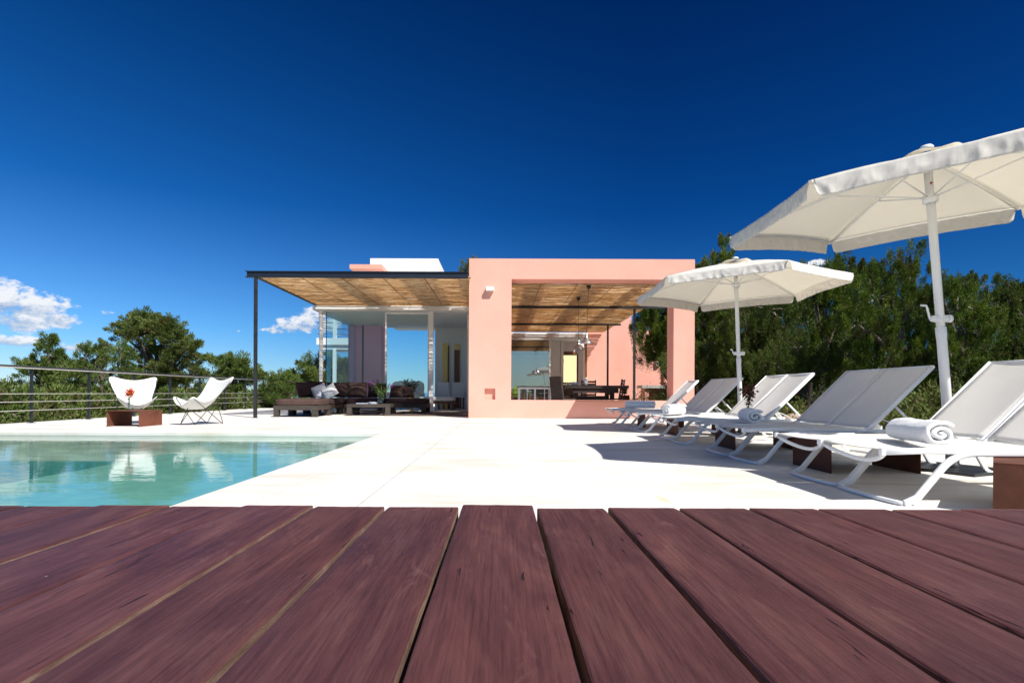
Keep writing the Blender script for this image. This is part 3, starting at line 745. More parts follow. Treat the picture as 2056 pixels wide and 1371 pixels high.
# ---------------------------------------------------------------- loungers
def bez(p0, p1, p2, n=8):
    return [Vector(p0)*(1-t)**2 + Vector(p1)*2*t*(1-t) + Vector(p2)*t*t for t in [i/n for i in range(n+1)]]
def make_lounger():
    t = thing('sun_lounger', '', 'sun lounger', (0,0,0), 0, 'white sun loungers in a row on the right')
    Wd = .60; zr = .285
    # local: x from 0 (foot end) to 1.6 (head), y 0..Wd
    for y in (.012, Wd-.012):       # rail that bends down into the front leg, and rear leg
        pts = [Vector((1.52, y, zr))] + [Vector((x, y, zr)) for x in (1.2, .9, .6)] + bez((.47, y, zr), (.355, y, zr), (.28, y, .19), 8) + bez((.16, y, .045), (.10, y, .012), (.085, y, .012), 5)
        fl = MB(); fl.tube(pts, 0, 12, flat=(.019, .013), up=(0, 1, 0)); fl.build('side_rail', M['wmetal'], t)
        pts = bez((1.30, y, zr-.012), (1.40, y, zr-.02), (1.46, y, .17), 6) + bez((1.53, y, .045), (1.56, y, .012), (1.59, y, .012), 5)
        fl = MB(); fl.tube(pts, 0, 12, flat=(.017, .012), up=(0, 1, 0)); fl.build('leg', M['wmetal'], t)
    # base bars joining the feet, rounded in plan
    for (x, sgn) in ((.085, -1), (1.59, 1)):
        pts = [Vector((x, .012, .012))] + [Vector((x + sgn*.03*math.sin(math.pi*k/14)**.5, .012 + (Wd-.024)*k/14, .013)) for k in range(1, 14)] + [Vector((x, Wd-.012, .012))]
        fl = MB(); fl.tube(pts, 0, 10, flat=(.016, .011), up=(0, 0, 1)); fl.build('base_bar', M['wmetal'], t)
    # slim foot-end frame with curved bow under the sling
    fb = MB()
    for y in (.01, Wd-.01):
        fb = MB(); fb.tube([(-.03, y, zr+.005), (.2, y, zr+.012), (.55, y, zr+.008)], 0, 10, flat=(.017, .009), up=(0, 1, 0))
        fb.box(-.045, y-.014, zr-.012, -.022, y+.014, zr+.026, bev=.004)
        fb.build('foot_frame', M['wmetal'], t)
    bw_ = MB(); pts = [Vector((-.02 + .06*math.sin(math.pi*k/12), .012+(Wd-.024)*k/12, zr-.004-.062*math.sin(math.pi*k/12)**.8)) for k in range(13)]
    bw_.tube(pts, 0, 10, flat=(.012, .009), up=(1, 0, 0)); bw_.build('bow_bar', M['wmetal'], t)
    bw_ = MB(); pts = [Vector((1.0, .015+(Wd-.03)*k/12, zr-.02-.05*math.sin(math.pi*k/12)**.8)) for k in range(13)]
    bw_.tube(pts, .011, 8); bw_.build('cross_bar', M['wmetal'], t)
    # seat sling
    def fs_(u, v):
        x = -.03 + 1.05*u; y = .014 + (Wd-.028)*v
        return (x, y, zr+.020 - .016*math.sin(math.pi*v)*(.4+.6*math.sin(math.pi*min(1, u*1.1))))
    sg = MB(); sg.grid(fs_, 20, 10, .003); sg.build('seat_sling', M['sling'], t)
    # backrest
    a = R(44); L = .76; px_, pz_ = 1.02, zr+.022
    ca, sa = math.cos(a), math.sin(a)
    fr = MB()
    for y in (.014, Wd-.014):
        fr.tube([(px_-.03, y, pz_-.02), (px_+.02*ca, y, pz_+.0), (px_+L*ca, y, pz_+L*sa)], 0, 10, flat=(.019, .012), up=(0, 1, 0))
    fr.tube([(px_+(L-.002)*ca, .002, pz_+(L-.002)*sa), (px_+(L-.002)*ca, Wd-.002, pz_+(L-.002)*sa)], .013, 10)
    fr.build('backrest_frame', M['wmetal'], t)
    def fb2(u, v):
        d = L*u; y = .02 + (Wd-.04)*v; sg_ = .018*math.sin(math.pi*v)*math.sin(math.pi*(.1+.8*u))
        return (px_ + d*ca + sg_*sa + .01*(1-u)*0, y, pz_ + d*sa - sg_*ca + .013)
    sg = MB(); sg.grid(fb2, 20, 10, .003); sg.build('backrest_sling', M['sling'], t)
    for y in (.05, Wd-.05):
        st = MB(); st.tube([(px_+.33*ca, y, pz_+.33*sa-.02), (px_+.46, y, zr+.005)], 0, 8, flat=(.011, .006), up=(0, 1, 0))
        st.tube([(px_+.17*ca, y, pz_+.17*sa-.03), (px_+.25, y, zr+.06), (px_+.33, y, zr+.01)], .005, 6)
        st.build('strut', M['wmetal'], t)
    return t
LG = [(3.05, 'nearest white sun lounger, mostly cut off by the right edge, with the big rolled towel'),
      (3.67, 'second white sun lounger, joined behind the nearest one, its back raised at the right edge'),
      (4.80, 'nearer lounger of the shaded pair right behind the near parasol pole'),
      (5.42, 'farther lounger of the shaded pair with the oval rolled towel'),
      (6.62, 'nearer lounger of the bright sunlit pair behind the red flower'),
      (7.24, 'farther lounger of the bright sunlit pair, holding the white sunlit towel'),
      (8.62, 'nearer lounger of the grey shaded pair behind the thin far parasol pole'),
      (9.24, 'farther lounger of the grey shaded pair, next to the last single lounger'),
      (10.55, 'last single lounger closest to the pink wall, with a bluish shaded towel')]
base_l = make_lounger(); LX = 2.085
for i, (y, lab) in enumerate(LG):
    o = base_l if i == 0 else copy_tree(base_l)
    o.location = (LX + (0, .012, .0, .01, -.01, .005, .01, 0, .01)[i], y, 0); o['label'] = lab

# ---------------------------------------------------------------- towels
def towel(label, a, b, z, rx, rz_, turns=3.2, seed=0, flip=1):
    """roll lying from a to b (x,y); spiral visible at end a"""
    a = Vector((a[0], a[1], 0)); b = Vector((b[0], b[1], 0)); ax = (b-a).normalized(); L = (b-a).length
    side = Vector((0,0,1)).cross(ax)
    n = 120; th = .026
    def cen(s, t):
        s = s + .012*noise.noise(Vector((s*11, seed*3, 0)))
        ang = s*turns*2*math.pi
        r0 = .012; r1 = 1.0
        rr = r0/rx + (1-r0/rx)*s
        wv = 1 + .10*noise.noise(Vector((s*8, t*2.2, seed))) + .03*noise.noise(Vector((s*30, t*9, seed)))
        zz = rz_*rr*math.sin(ang+.6)*wv; xx = flip*rx*rr*math.cos(ang+.6)*wv
        zz = max(zz, -rz_*.86*(rr**.6)) if zz < 0 else zz
        return a + ax*(L*t + .008*math.sin(ang*.9+seed)*(1 if t in (0, 1) else 0) - (0.012*(1-s) if t == 0 else 0)) + side*xx + Vector((0, 0, z + rz_*.88 + zz + .007*noise.noise(Vector((xx*22, t*5, s*5+seed))) + .003*noise.noise(Vector((xx*90, t*22, zz*80+seed)))))
    mb = MB(); mt = 26
    mb.grid(lambda u, v: cen(u, v), n, mt, th*flip)
    # core layers
    o = mb.build('towel', M['towel'])
    sd = o.modifiers.new('s', 'SUBSURF'); sd.levels = 0; sd.render_levels = 1
    tag(o, label, 'towel', 'rolled towels on the loungers'); return o
def m_towel():
    m, nt, out = mat('terry_cloth'); s = N(nt); v = s.coord('World')
    f = s.noise(v, 900, 2); f2 = s.noise(v, 45, 4)
    nr = s.bump(s.math('ADD', f, s.math('MULTIPLY', f2, 1.5)), .8, .004)
    b = s.bsdf((.90, .90, .90), .95, 0, .1, nr); b.inputs['Sheen Weight'].default_value = .4
    s.l(b.outputs[0], out.inputs[0]); return m
M['towel'] = m_towel()
towel('large white rolled towel on the nearest lounger', (2.47, 3.19), (2.54, 3.63), .303, .100, .082, 2.3, 1)
towel('rolled towel showing its oval spiral on the second lounger pair', (2.47, 5.52), (2.56, 5.94), .303, .098, .082, 2.3, 2)
towel('bright white rolled towel lying on the sunlit lounger pair', (2.21, 7.60), (2.50, 7.82), .303, .088, .082, 2.3, 3)
towel('blue shaded towel roll on the last lounger by the pink wall', (2.92, 10.78), (2.40, 10.98), .303, .09, .085, 2.3, 4, -1)

# ---------------------------------------------------------------- parasols
def parasol(label, c, tilt, rot, Rd, apex, lean_base, pole_r, seed, hub_h=.33, crank_side=-1):
    t = thing('parasol', label, 'parasol', (lean_base[0], lean_base[1], 0), 0, 'white parasols over the loungers')
    n = Vector((tilt[0], tilt[1], 1)).normalized(); c = Vector(c)
    u = Vector((0,1,0)).cross(n).normalized(); v = n.cross(u)
    V = [c + Rd*(math.cos(rot+k*math.pi/3)*u + math.sin(rot+k*math.pi/3)*v) for k in range(6)]
    A = c + n*apex; base = Vector(lean_base)
    nz = lambda p, s_: noise.noise(Vector(p)*s_)
    # canopy, six panels, hem sagging in and up between the rib ends
    mb = MB(); rims = []
    for k in range(6):
        p, q = V[k], V[(k+1) % 6]; mid = (p+q)/2
        def rim(t_, p=p, q=q, mid=mid, k=k): 
            e = p.lerp(q, t_); inw = (c-mid).normalized()
            return e + inw*(.055*4*t_*(1-t_)) + n*(.015*4*t_*(1-t_)) + n*.004*nz((t_*3, k*5+seed, 0), 2)
        rims.append(rim)
        def fn(a_, b_, rim=rim):      # a_: 0 apex..1 rim, b_ across
            e = rim(b_)
            pt = A.lerp(e, max(a_, .02))
            sag = -.030*4*b_*(1-b_)*math.sin(math.pi*a_)
            bulge = .018*math.sin(math.pi*a_)
            wr = .0035*nz((a_*4, b_*7 + k*9, seed), 1.6)*math.sin(math.pi*a_)
            return pt + n*(sag + bulge + wr)
        mb.grid(fn, 18, 16, .0015)
    mb.build('canopy', M['canopy'], t, True)
    # valance, one flap per side with rounded corners
    vb = MB()
    for k in range(6):
        rim = rims[k]; hgt = .128
        outw = ((V[k]+V[(k+1) % 6])/2 - c).normalized()
        def fv(a_, b_, rim=rim, k=k, outw=outw):
            e = rim(.012 + .976*b_)
            rd = min(b_, 1-b_)*Rd
            cut = 1.0
            if rd < .055: cut = .35 + .65*math.sqrt(max(0, 1-((.055-rd)/.055)**2))
            ph = b_*17 + k*2.3 + seed
            cr = 1 - abs(nz((ph, a_*1.1, seed), .9))*2.6; cr2 = 1 - abs(nz((ph*1.9+a_*2.2, 3, k), 1.0))*2.4
            wv = (.010*cr + .005*cr2 + .009*nz((b_*6, k*3.1, seed), 1.3))*min(1, a_*1.6)
            return e - n*(hgt*cut*a_*.99) + outw*(.003 + wv + .012*a_) - n*.001
        vb.grid(fv, 9, 120, .0012)
    vb.build('valance', M['valance'], t, True)
    # vent cap and finial
    vc = MB()
    def fcap(a_, b_):
        an = b_*2*math.pi; rr = .03 + .23*a_; hx = 1 - .06*abs(math.sin(3*an))
        return A + (math.cos(an+rot)*u + math.sin(an+rot)*v)*rr*hx + n*(.026 - .040*a_ + .010*math.sin(6*an)*a_)
    vc.grid(fcap, 5, 48, .0015); vc.build('vent_cap', M['vent'], t, True)
    mb = MB(); mb.lathe([(.045, .048), (.05, .058), (.035, .075), (.0, .08)], A, 16, n); mb.build('finial', M['wmetal'], t, True)
    # ribs and struts
    hub_top = A - n*.03; run = A - n*hub_h
    for k in range(6):
        d = V[k] - n*.012
        rb = MB(); P0 = hub_top; pts = [P0.lerp(d, s_) + n*(.022*math.sin(math.pi*s_)-.012) for s_ in (0, .25, .5, .75, .985)]
        rb.tube(pts, 0, 8, flat=(.0055, .008), up=tuple(n)); rb.build('rib', M['wmetal'], t, True)
        st = MB(); m_ = P0.lerp(d, .43) + n*.002; st.tube([run + (d-c).normalized()*.035, m_], 0, 8, flat=(.004, .006), up=tuple(n)); st.build('strut', M['wmetal'], t, True)
        tp = MB(); tp.box(-.02, -.014, -.010, .02, .014, .010, bev=.003)
        q = (d-c).normalized().to_track_quat('X', 'Z'); tp.v = [tuple(q @ Vector(p_) + V[k] - n*.012 - (d-c).normalized()*.01) for p_ in tp.v]
        tp.build('rib_tip', M['blackp'] if False else M['vent'], t, True)
    # runner and hub
    mb = MB(); mb.lathe([(.034, -.05), (.052, -.045), (.056, -.01), (.045, .0), (.045, .02), (.034, .03)], run, 18, n); mb.build('runner', M['wmetal'], t, True)
    mb = MB(); mb.lathe([(.0, -.05), (.045, -.05), (.05, -.02), (.03, .0)], A - n*.02, 18, n); mb.build('hub', M['wmetal'], t, True)
    # pole
    ax = (A - base).normalized(); L = (A-base).length
    jn = 1.07/ax.z
    mb = MB(); mb.tube([base + ax*(jn-.02), A - n*.03], pole_r, 20); mb.build('upper_pole', M['wmetal'], t, True)
    mb = MB(); mb.tube([base, base + ax*(jn-.03), base + ax*jn, base + ax*(jn+.06), base+ax*(jn+.065)], 1, 20, radii=[pole_r*1.16]*2 + [pole_r*1.26]*2 + [pole_r]); mb.build('lower_pole', M['wmetal'], t, True)
    # crank housing and handle
    cc_ = base + ax*(1.20/ax.z)
    mb = MB(); mb.lathe([(0, -.075), (.018, -.075), (.024, -.065), (.024, -.04), (.03, -.038), (.03, .05), (.022, .06), (.03, .062), (.03, .085), (0, .088)], cc_, 16, (1, 0, 0)); cb = mb.build('crank_housing', M['wmetal'], t, True)
    mb = MB(); e = cc_ + Vector((-.075, -.0, 0)); ck = .72 if Rd > 1.4888 else .4; mb.tube([e, e + ck*Vector((-.02, -.01, .01)), e + ck*Vector((-.055, -.02, .12)), e + ck*Vector((-.065, -.02, .14)), e + ck*Vector((-.13, -.03, .142))], .008, 10); mb.build('crank_handle', M['wmetal'], cb, True)
    mb = MB(); mb.lathe([(.0, 0), (.008, .0), (.008, .01), (0, .011)], run + ax*.10 + Vector((-.01, -pole_r, 0)), 10, (0, -1, 0)); mb.build('bolt', M['red'], t, True)
    # base plate
    bp = MB(); bp.box(base.x-.30, base.y-.30, .001, base.x+.30, base.y+.30, .022, rot=R(24)); bp.build('base_plate', M['blacksteel'], t, True)
    bp = MB(); bp.lathe([(.055, .022), (.055, .05), (.045, .06), (.045, .22), (.034, .225)], (base.x, base.y, 0), 20); bp.build('base_socket', M['blacksteel'], t, True)
    return t
parasol('near white parasol, its canopy cut off by the right edge of the photo', (3.386, 4.497, 2.169), (-.096, -.014), -.569, 1.49, .32, (3.594, 4.527, 0), .030, 3)
parasol('far white parasol in front of the pink wall and the trees', (3.52, 8.529, 2.205), (-.024, .034), -.502, 1.488, .365, (3.57, 8.45, 0), .028, 9)

# ---------------------------------------------------------------- butterfly chairs
def make_butterfly():
    t = thing('butterfly_chair', '', 'chair', (0,0,0), 0, 'white butterfly chairs by the railing')
    HB = [Vector((-.47, .42, .965)), Vector((.47, .42, .965))]; EF = [Vector((-.37, -.35, .60)), Vector((.37, -.35, .60))]
    def curve(p, q, ctrl):
        return lambda s_: p*(1-s_)**2 + ctrl*2*s_*(1-s_) + q*s_*s_
    back = curve(HB[0], HB[1], Vector((0, .33, .64)))
    front = curve(EF[0], EF[1], Vector((0, -.40, .10)))
    lft = curve(EF[0], HB[0], Vector((-.10, .02, .12))); rgt = curve(EF[1], HB[1], Vector((.10, .02, .12)))
    def patch(u, v):
        a = front(u)*(1-v) + back(u)*v; b = lft(v)*(1-u) + rgt(v)*u
        cc_ = (EF[0]*(1-u)+EF[1]*u)*(1-v) + (HB[0]*(1-u)+HB[1]*u)*v
        p = a + b - cc_
        w_ = 16*u*(1-u)*v*(1-v)
        p += Vector((0, .05, .05))*w_
        p.z = max(p.z, .27 + .02*w_)
        return p
    def fn(u, v):    # u across, v front->back, rounded corner lobes
        a, b = 2*u-1, 2*v-1; m_ = max(abs(a), abs(b))
        l = (abs(a)**6 + abs(b)**6)**(1/6)
        k = m_/l if l > 1e-6 else 1
        return patch((a*k+1)/2, (b*k+1)/2)
    mb = MB(); mb.grid(fn, 30, 34, .006); o = mb.build('sling_seat', M['cotton'], t)
    for (cu, cv) in ((0,0),(1,0),(0,1),(1,1)):      # stitched pockets at the four corners
        pk = MB()
        def fp(u, v, cu=cu, cv=cv):
            uu = cu + (1-2*cu)*u*.13; vv = cv + (1-2*cv)*v*.11
            p = fn(uu, vv); cdir = Vector((0, -.6, -.8)) if cv == 0 else Vector((0, .9, -.4))
            return p + cdir.normalized()*.012
        pk.grid(fp, 6, 6, .004); pk.build('corner_pocket', M['cotton'], o)
    FL = [Vector((-.24, -.24, .008)), Vector((.24, -.24, .008)), Vector((.26, .26, .008)), Vector((-.26, .26, .008))]
    HB = [patch(.05, .96), patch(.95, .96)]; EF = [patch(.06, .05), patch(.94, .05)]
    TP = {'EL': EF[0]+Vector((.012,.012,-.02)), 'ER': EF[1]+Vector((-.012,.012,-.02)), 'HL': HB[0]+Vector((.01,-.0,-.03)), 'HR': HB[1]+Vector((-.01,0,-.03))}
    fr = MB()
    for (f, a, b) in ((0, 'ER', 'HL'), (1, 'EL', 'HR'), (2, 'ER', 'HL'), (3, 'EL', 'HR')):
        p = FL[f]; A_ = TP[a]; B_ = TP[b]
        da = (A_-p).normalized()*.05; db = (B_-p).normalized()*.05
        off = Vector((.008, .008, 0))*(1 if f % 2 else -1)
        fr.tube([A_+off*.5, p+da+off*.3] + bez(p+da*.8, p-(da+db)*.12, p+db*.8, 5) + [p+db-off*.3, B_-off*.5], .0062, 8)
    fr.v = [(a, b, max(c, .0065)) for a, b, c in fr.v]
    fr.build('wire_frame', M['blacksteel'], t)
    return t
bc = make_butterfly(); bc.location = (-6.78, 10.55, 0); bc.rotation_euler.z = R(38); bc['label'] = 'white butterfly chair behind the rusty table, facing the pool'
b2 = copy_tree(bc); b2.location = (-5.42, 10.28, 0); b2.rotation_euler.z = R(-33); b2['label'] = 'white butterfly chair turned sideways near the black pergola post'

# ---------------------------------------------------------------- soft shapes
def soft(sx, sy, sz, p=4.0, n=14, wr=.004, seed=0, mid=0.0):
    """superellipsoid-like cushion, centre at origin"""
    bm = bmesh.new(); bmesh.ops.create_cube(bm, size=2); bmesh.ops.subdivide_edges(bm, edges=bm.edges[:], cuts=n, use_grid_fill=True)
    vs = []
    for v in bm.verts:
        q = v.co.copy(); l = (abs(q.x)**p + abs(q.y)**p + abs(q.z)**p)**(1/p)
        q = q/l
        bul = 1 + mid*(1-q.x*q.x)*(1-q.y*q.y)
        vs.append(Vector((q.x*sx/2, q.y*sy/2, q.z*sz/2*bul)))
    nn = [vs[i] + vs[i].normalized()*wr*(noise.noise(vs[i]*9 + Vector((seed*3.1, 0, 0))) + .5*noise.noise(vs[i]*24 + Vector((0, seed, 0)))) for i in range(len(vs))]
    bm.verts.index_update(); fs = [[v.index for v in f.verts] for f in bm.faces]; bm.free()
    return nn, fs
def cushion(name, m, sx, sy, sz, loc, rot=(0,0,0), parent=None, p=5, wr=.005, seed=0, mid=0, world=True):
    vs, fs = soft(sx, sy, sz, p, 12, wr, seed, mid)
    from mathutils import Euler
    Mx = Euler(rot).to_matrix(); mb = MB(); mb.add([Mx @ v + Vector(loc) for v in vs], fs, True)
    return mb.build(name, M[m], parent, world)

# ---------------------------------------------------------------- outdoor sofa units
def sofa_unit(label, x0, y0, w_, d, wood='greywood', fab='brownfab'):
    t = thing('sofa_module', label, 'sofa', (x0+w_/2, y0+d/2, 0), 0, 'brown modular outdoor sofa under the pergola')
    x1, y1 = x0+w_, y0+d
    mb = MB(); mb.box(x0, y0, .165, x1, y0+.045, .275).box(x0, y1-.045, .165, x1, y1, .275).box(x0, y0+.046, .165, x0+.045, y1-.046, .275).box(x1-.045, y0+.046, .165, x1, y1-.046, .275)
    for i in range(7): mb.box(x0+.047, y0+.08+i*(d-.2)/6.5, .235, x1-.047, y0+.15+i*(d-.2)/6.5, .262)
    mb.build('frame', M[wood], t, True)
    for (lx, ly) in ((x0+.006, y0-.004), (x1-.126, y0-.004), (x0+.006, y1-.116), (x1-.126, y1-.116)):
        lb = MB(); lb.box(lx, ly, 0, lx+.12, ly+.12, .168); lb.build('leg', M[wood], t, True)
    cushion('seat_cushion', fab, w_+.02, d+.02, .165, (x0+w_/2, y0+d/2, .345), parent=t, p=7, seed=int(x0*7+y0))
    return t
U = 1.04
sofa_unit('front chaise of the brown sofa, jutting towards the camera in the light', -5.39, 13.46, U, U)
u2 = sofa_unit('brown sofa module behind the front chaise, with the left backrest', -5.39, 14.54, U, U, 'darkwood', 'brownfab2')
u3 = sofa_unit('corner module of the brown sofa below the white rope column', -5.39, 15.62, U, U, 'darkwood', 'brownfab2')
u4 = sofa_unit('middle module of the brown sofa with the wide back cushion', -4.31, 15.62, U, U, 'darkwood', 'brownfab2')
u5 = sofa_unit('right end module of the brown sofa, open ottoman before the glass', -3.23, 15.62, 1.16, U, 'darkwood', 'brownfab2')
BC = [(-5.30, 15.05, .62, .24, .50, R(-90), u2), (-5.28, 15.95, .62, .26, .52, R(-80), u3), (-5.28, 14.72, .40, .22, .40, R(-95), u2)]
cgrp = 'brown back cushions'
def pillow_mesh(w_, h, t, seed, wr=.010):
    def mk(sgn):
        def fn(u, v):
            x, y = 2*u-1, 2*v-1
            th = t/2*(max(0, 1-abs(x)**2.6)**.55)*(max(0, 1-abs(y)**2.6)**.55)
            px = x*w_/2*(1-.07*(1-y*y)); py = y*h/2*(1-.07*(1-x*x))
            q = Vector((px*7, py*7, seed*3.7+sgn))
            nz_ = noise.noise(q) + .5*noise.noise(q*2.4)
            return (px, sgn*(th + wr*nz_*min(1, th/t*3)), py)
        return fn
    mb = MB(); mb.grid(mk(-1), 22, 22); mb.grid(lambda u, v: mk(1)(1-u, v), 22, 22)
    return mb
def backc(x, y, w_, h, tk, rz, par, seed, fab='brownfab2', tilt=-14):
    from mathutils import Euler
    Mx = Euler((R(tilt), 0, rz)).to_matrix(); mb = pillow_mesh(w_, h, tk*1.35, seed, .016)
    mb.v = [tuple(Mx @ Vector(v) + Vector((x, y, .435+h/2-.005))) for v in mb.v]
    return mb.build('back_cushion', M[fab], par, True)
backc(-5.22, 15.05, .62, .44, .20, R(80), u2, 1)
backc(-5.14, 15.95, .66, .48, .22, R(62), u3, 2)
backc(-4.72, 16.40, .62, .46, .20, R(6), u3, 3)
backc(-4.14, 16.38, .58, .46, .20, R(-3), u4, 4, 'brownfab', -10)
backc(-3.58, 16.42, .54, .44, .20, R(4), u4, 5)
backc(-3.02, 16.42, .40, .38, .18, R(-8), u5, 6, 'brownfab')
backc(-2.70, 16.44, .34, .34, .16, R(3), u5, 7, 'brownfab2')
for i, (x, y, rz, ry, lab) in enumerate(((-4.86, 15.25, 30, 30, 'white pillow leaning back, the left one of two on the brown sofa'), (-4.56, 15.12, 14, 34, 'white pillow slumped over the other on the brown sofa, the right one'))):
    mb = pillow_mesh(.41, .41, .15, 20+i, .010); o = mb.build('throw_pillow', M['pillow'])
    o.location = (x, y, .61-.01*i); o.rotation_euler = (R(-30-4*i), R(-24-10*i), R((22, 8)[i])); tag(o, lab, 'pillow', 'white pillows on the sofa')
# coffee table
ct = thing('coffee_table', 'low dark wood coffee table with books and a flower vase', 'coffee table', (-3.35, 14.8, 0))
mb = MB(); mb.box(-3.90, 14.36, .215, -2.80, 14.40, .275).box(-3.90, 15.16, .215, -2.80, 15.2, .275).box(-3.90, 14.402, .215, -3.86, 15.158, .275).box(-2.84, 14.402, .215, -2.80, 15.158, .275); mb.build('frame', M['greywood'], ct, True)
mb = MB()
for i in range(8): mb.box(-3.90, 14.36+i*.1055, .277, -2.80, 14.36+i*.1055+.1, .297)
mb.build('table_top', M['greywood'], ct, True)
for (lx, ly) in ((-3.895, 14.357), (-2.925, 14.357), (-3.895, 15.083), (-2.925, 15.083)):
    lb = MB(); lb.box(lx, ly, 0, lx+.12, ly+.12, .213); lb.build('leg', M['greywood'], ct, True)
mb = MB(); mb.box(-3.83, 14.45, .10, -2.87, 15.08, .12); mb.build('shelf', M['darkwood'], ct, True)

def book(label, x, y, z, w_, d, h, rz, m):
    b = thing('book', label, 'book', (x, y, z), rz, 'books on the coffee table')
    mb = MB(); mb.box(-w_/2, -d/2, 0, w_/2, d/2, .003).box(-w_/2, -d/2, h-.003, w_/2, d/2, h).box(-w_/2, -d/2, .0031, -w_/2+.003, d/2, h-.0031); mb.build('cover', M[m], b)
    mb = MB(); mb.box(-w_/2+.005, -d/2+.004, .0035, w_/2-.006, d/2-.004, h-.0035); mb.build('pages', M['page'], b)
book('blue book lying at the left of the coffee table', -3.55, 14.60, .298, .30, .22, .022, R(4), 'book')
book('pale book at the foot of the glass vase', -3.30, 14.72, .298, .26, .2, .028, R(-8), 'page')
book('small blue book on top of the pale one', -3.31, 14.70, .327, .20, .15, .018, R(12), 'book')

# ---------------------------------------------------------------- plants in vases
def leafquad(p, d, L, w_, nrm):
    s_ = d.cross(nrm); s_.normalize() if s_.length > 1e-6 else None
    return [p, p + d*L*.45 + s_*w_ + nrm*L*.05, p + d*L, p + d*L*.45 - s_*w_ + nrm*L*.05]
def bouquet(par, base, n, h, spread, leafL, mleaf, mpet, seed, petn=3, petsz=.016, flower='spike', drop=0):
    g = random.Random(seed); V = []; PV = []; st = MB()
    for i in range(n):
        a = g.uniform(0, 6.28); sp = spread*g.uniform(.3, 1); hh = h*g.uniform(.65, 1)
        top = Vector((math.cos(a)*sp, math.sin(a)*sp*.8, hh)); c1 = Vector((math.cos(a)*sp*.15, math.sin(a)*sp*.15, hh*.7))
        pts = bez((0,0,0), c1, top + Vector((0,0,-drop*g.random())), 7)
        pts = [Vector(base)+p for p in pts]; st.tube(pts, .0028, 5)
        for j in range(2, 8):
            for q in range(3):
                d = Vector((g.gauss(0,1), g.gauss(0,1), g.gauss(.25,.6))).normalized(); nn = Vector((g.gauss(0,.4), g.gauss(0,.4), 1)).normalized()
                V += leafquad(pts[min(j, 7)], d, leafL*g.uniform(.6, 1.2), leafL*.16, nn)
        if i < petn:
            tip = pts[-1]; dr = (pts[-1]-pts[-3]).normalized()
            for q in range(70):
                if flower == 'spike':
                    c_ = tip + dr*g.uniform(-.02, .13) + Vector((0,0,-.25))*(g.random()**2*.12) + Vector((g.gauss(0,.010), g.gauss(0,.010), g.gauss(0,.010)))
                else:
                    c_ = tip + Vector((g.gauss(0,.022), g.gauss(0,.022), g.gauss(0,.022)))
                d = Vector((g.gauss(0,1), g.gauss(0,1), g.gauss(0,1))).normalized(); nn = Vector((g.gauss(0,1), g.gauss(0,1), g.gauss(0,1))).normalized()
                PV += leafquad(c_, d, petsz*g.uniform(.7,1.3), petsz*.35, nn)
    off = par.location
    st.build('stems', M['stem'], par, True)
    fastmesh('leaves', np.array([tuple(v) for v in V]), 4, M[mleaf], par, off)
    if PV: fastmesh('petals', np.array([tuple(v) for v in PV]), 4, M[mpet], par, off)
vz = thing('flower_vase', 'glass vase of purple buddleia flowers on the coffee table', 'vase', (-3.10, 14.62, .298))
mb = MB(); mb.lathe([(.0, .0), (.072, .0), (.075, .01), (.075, .25), (.070, .25), (.070, .014), (0, .012)], (-3.10, 14.62, .298), 28); mb.build('vase', M['vaseglass'], vz, True)
mb = MB(); mb.lathe([(0, .015), (.068, .015), (.068, .12), (0, .121)], (-3.10, 14.62, .298), 20); mb.build('water', M['vaseglass'], vz, True)
bouquet(vz, (-3.10, 14.62, .33), 13, .52, .27, .085, 'leafp', 'petal_p', 5, 6, .020, 'spike')
fl1 = thing('flower_vase', 'slim glass vase with an orange flower on the rusty table by the chairs', 'vase', (-6.36, 9.72, .268))
mb = MB(); mb.lathe([(0, 0), (.032, 0), (.02, .03), (.018, .10), (.026, .14), (.022, .14), (.014, .10), (.0, .03)], (-6.36, 9.72, .268), 18); mb.build('vase', M['vaseglass'], fl1, True)
bouquet(fl1, (-6.36, 9.72, .29), 4, .36, .06, .05, 'leafp', 'petal_r', 8, 0, .03, 'ball')
g = random.Random(5); PV = []
for q in range(170):
    c_ = Vector((-6.335+g.gauss(0, .03), 9.70+g.gauss(0,.03), .575+g.gauss(0,.032))); d = Vector((g.gauss(0,1), g.gauss(0,1), g.gauss(0,1))).normalized(); nn = Vector((g.gauss(0,1), g.gauss(0,1), g.gauss(0,1))).normalized()
    PV += leafquad(c_, d, .035, .012, nn)
fastmesh('petals', np.array([tuple(v) for v in PV]), 4, M['petal_r'], fl1, fl1.location)
fl2 = thing('flower_vase', 'small dark vase with dark red flowers between the loungers', 'vase', (2.72, 6.25, .262))
mb = MB(); mb.lathe([(0, 0), (.028, 0), (.03, .06), (.02, .13), (.024, .16), (.018, .16), (.012, .12), (0, .02)], (2.72, 6.25, .262), 18); mb.build('vase', M['blackp'], fl2, True)
bouquet(fl2, (2.72, 6.25, .40), 5, .26, .055, .06, 'darkleaf', 'petal_d', 12, 0, .02, 'ball')
PV = []
for q in range(170):
    c_ = Vector((2.725+g.gauss(0, .038), 6.25+g.gauss(0,.03), .615+g.gauss(0,.036))); d = Vector((g.gauss(0,1), g.gauss(0,1), g.gauss(0,1))).normalized(); nn = Vector((g.gauss(0,1), g.gauss(0,1), g.gauss(0,1))).normalized()
    PV += leafquad(c_, d, .03, .010, nn)
fastmesh('petals', np.array([tuple(v) for v in PV]), 4, M['petal_d'], fl2, fl2.location)

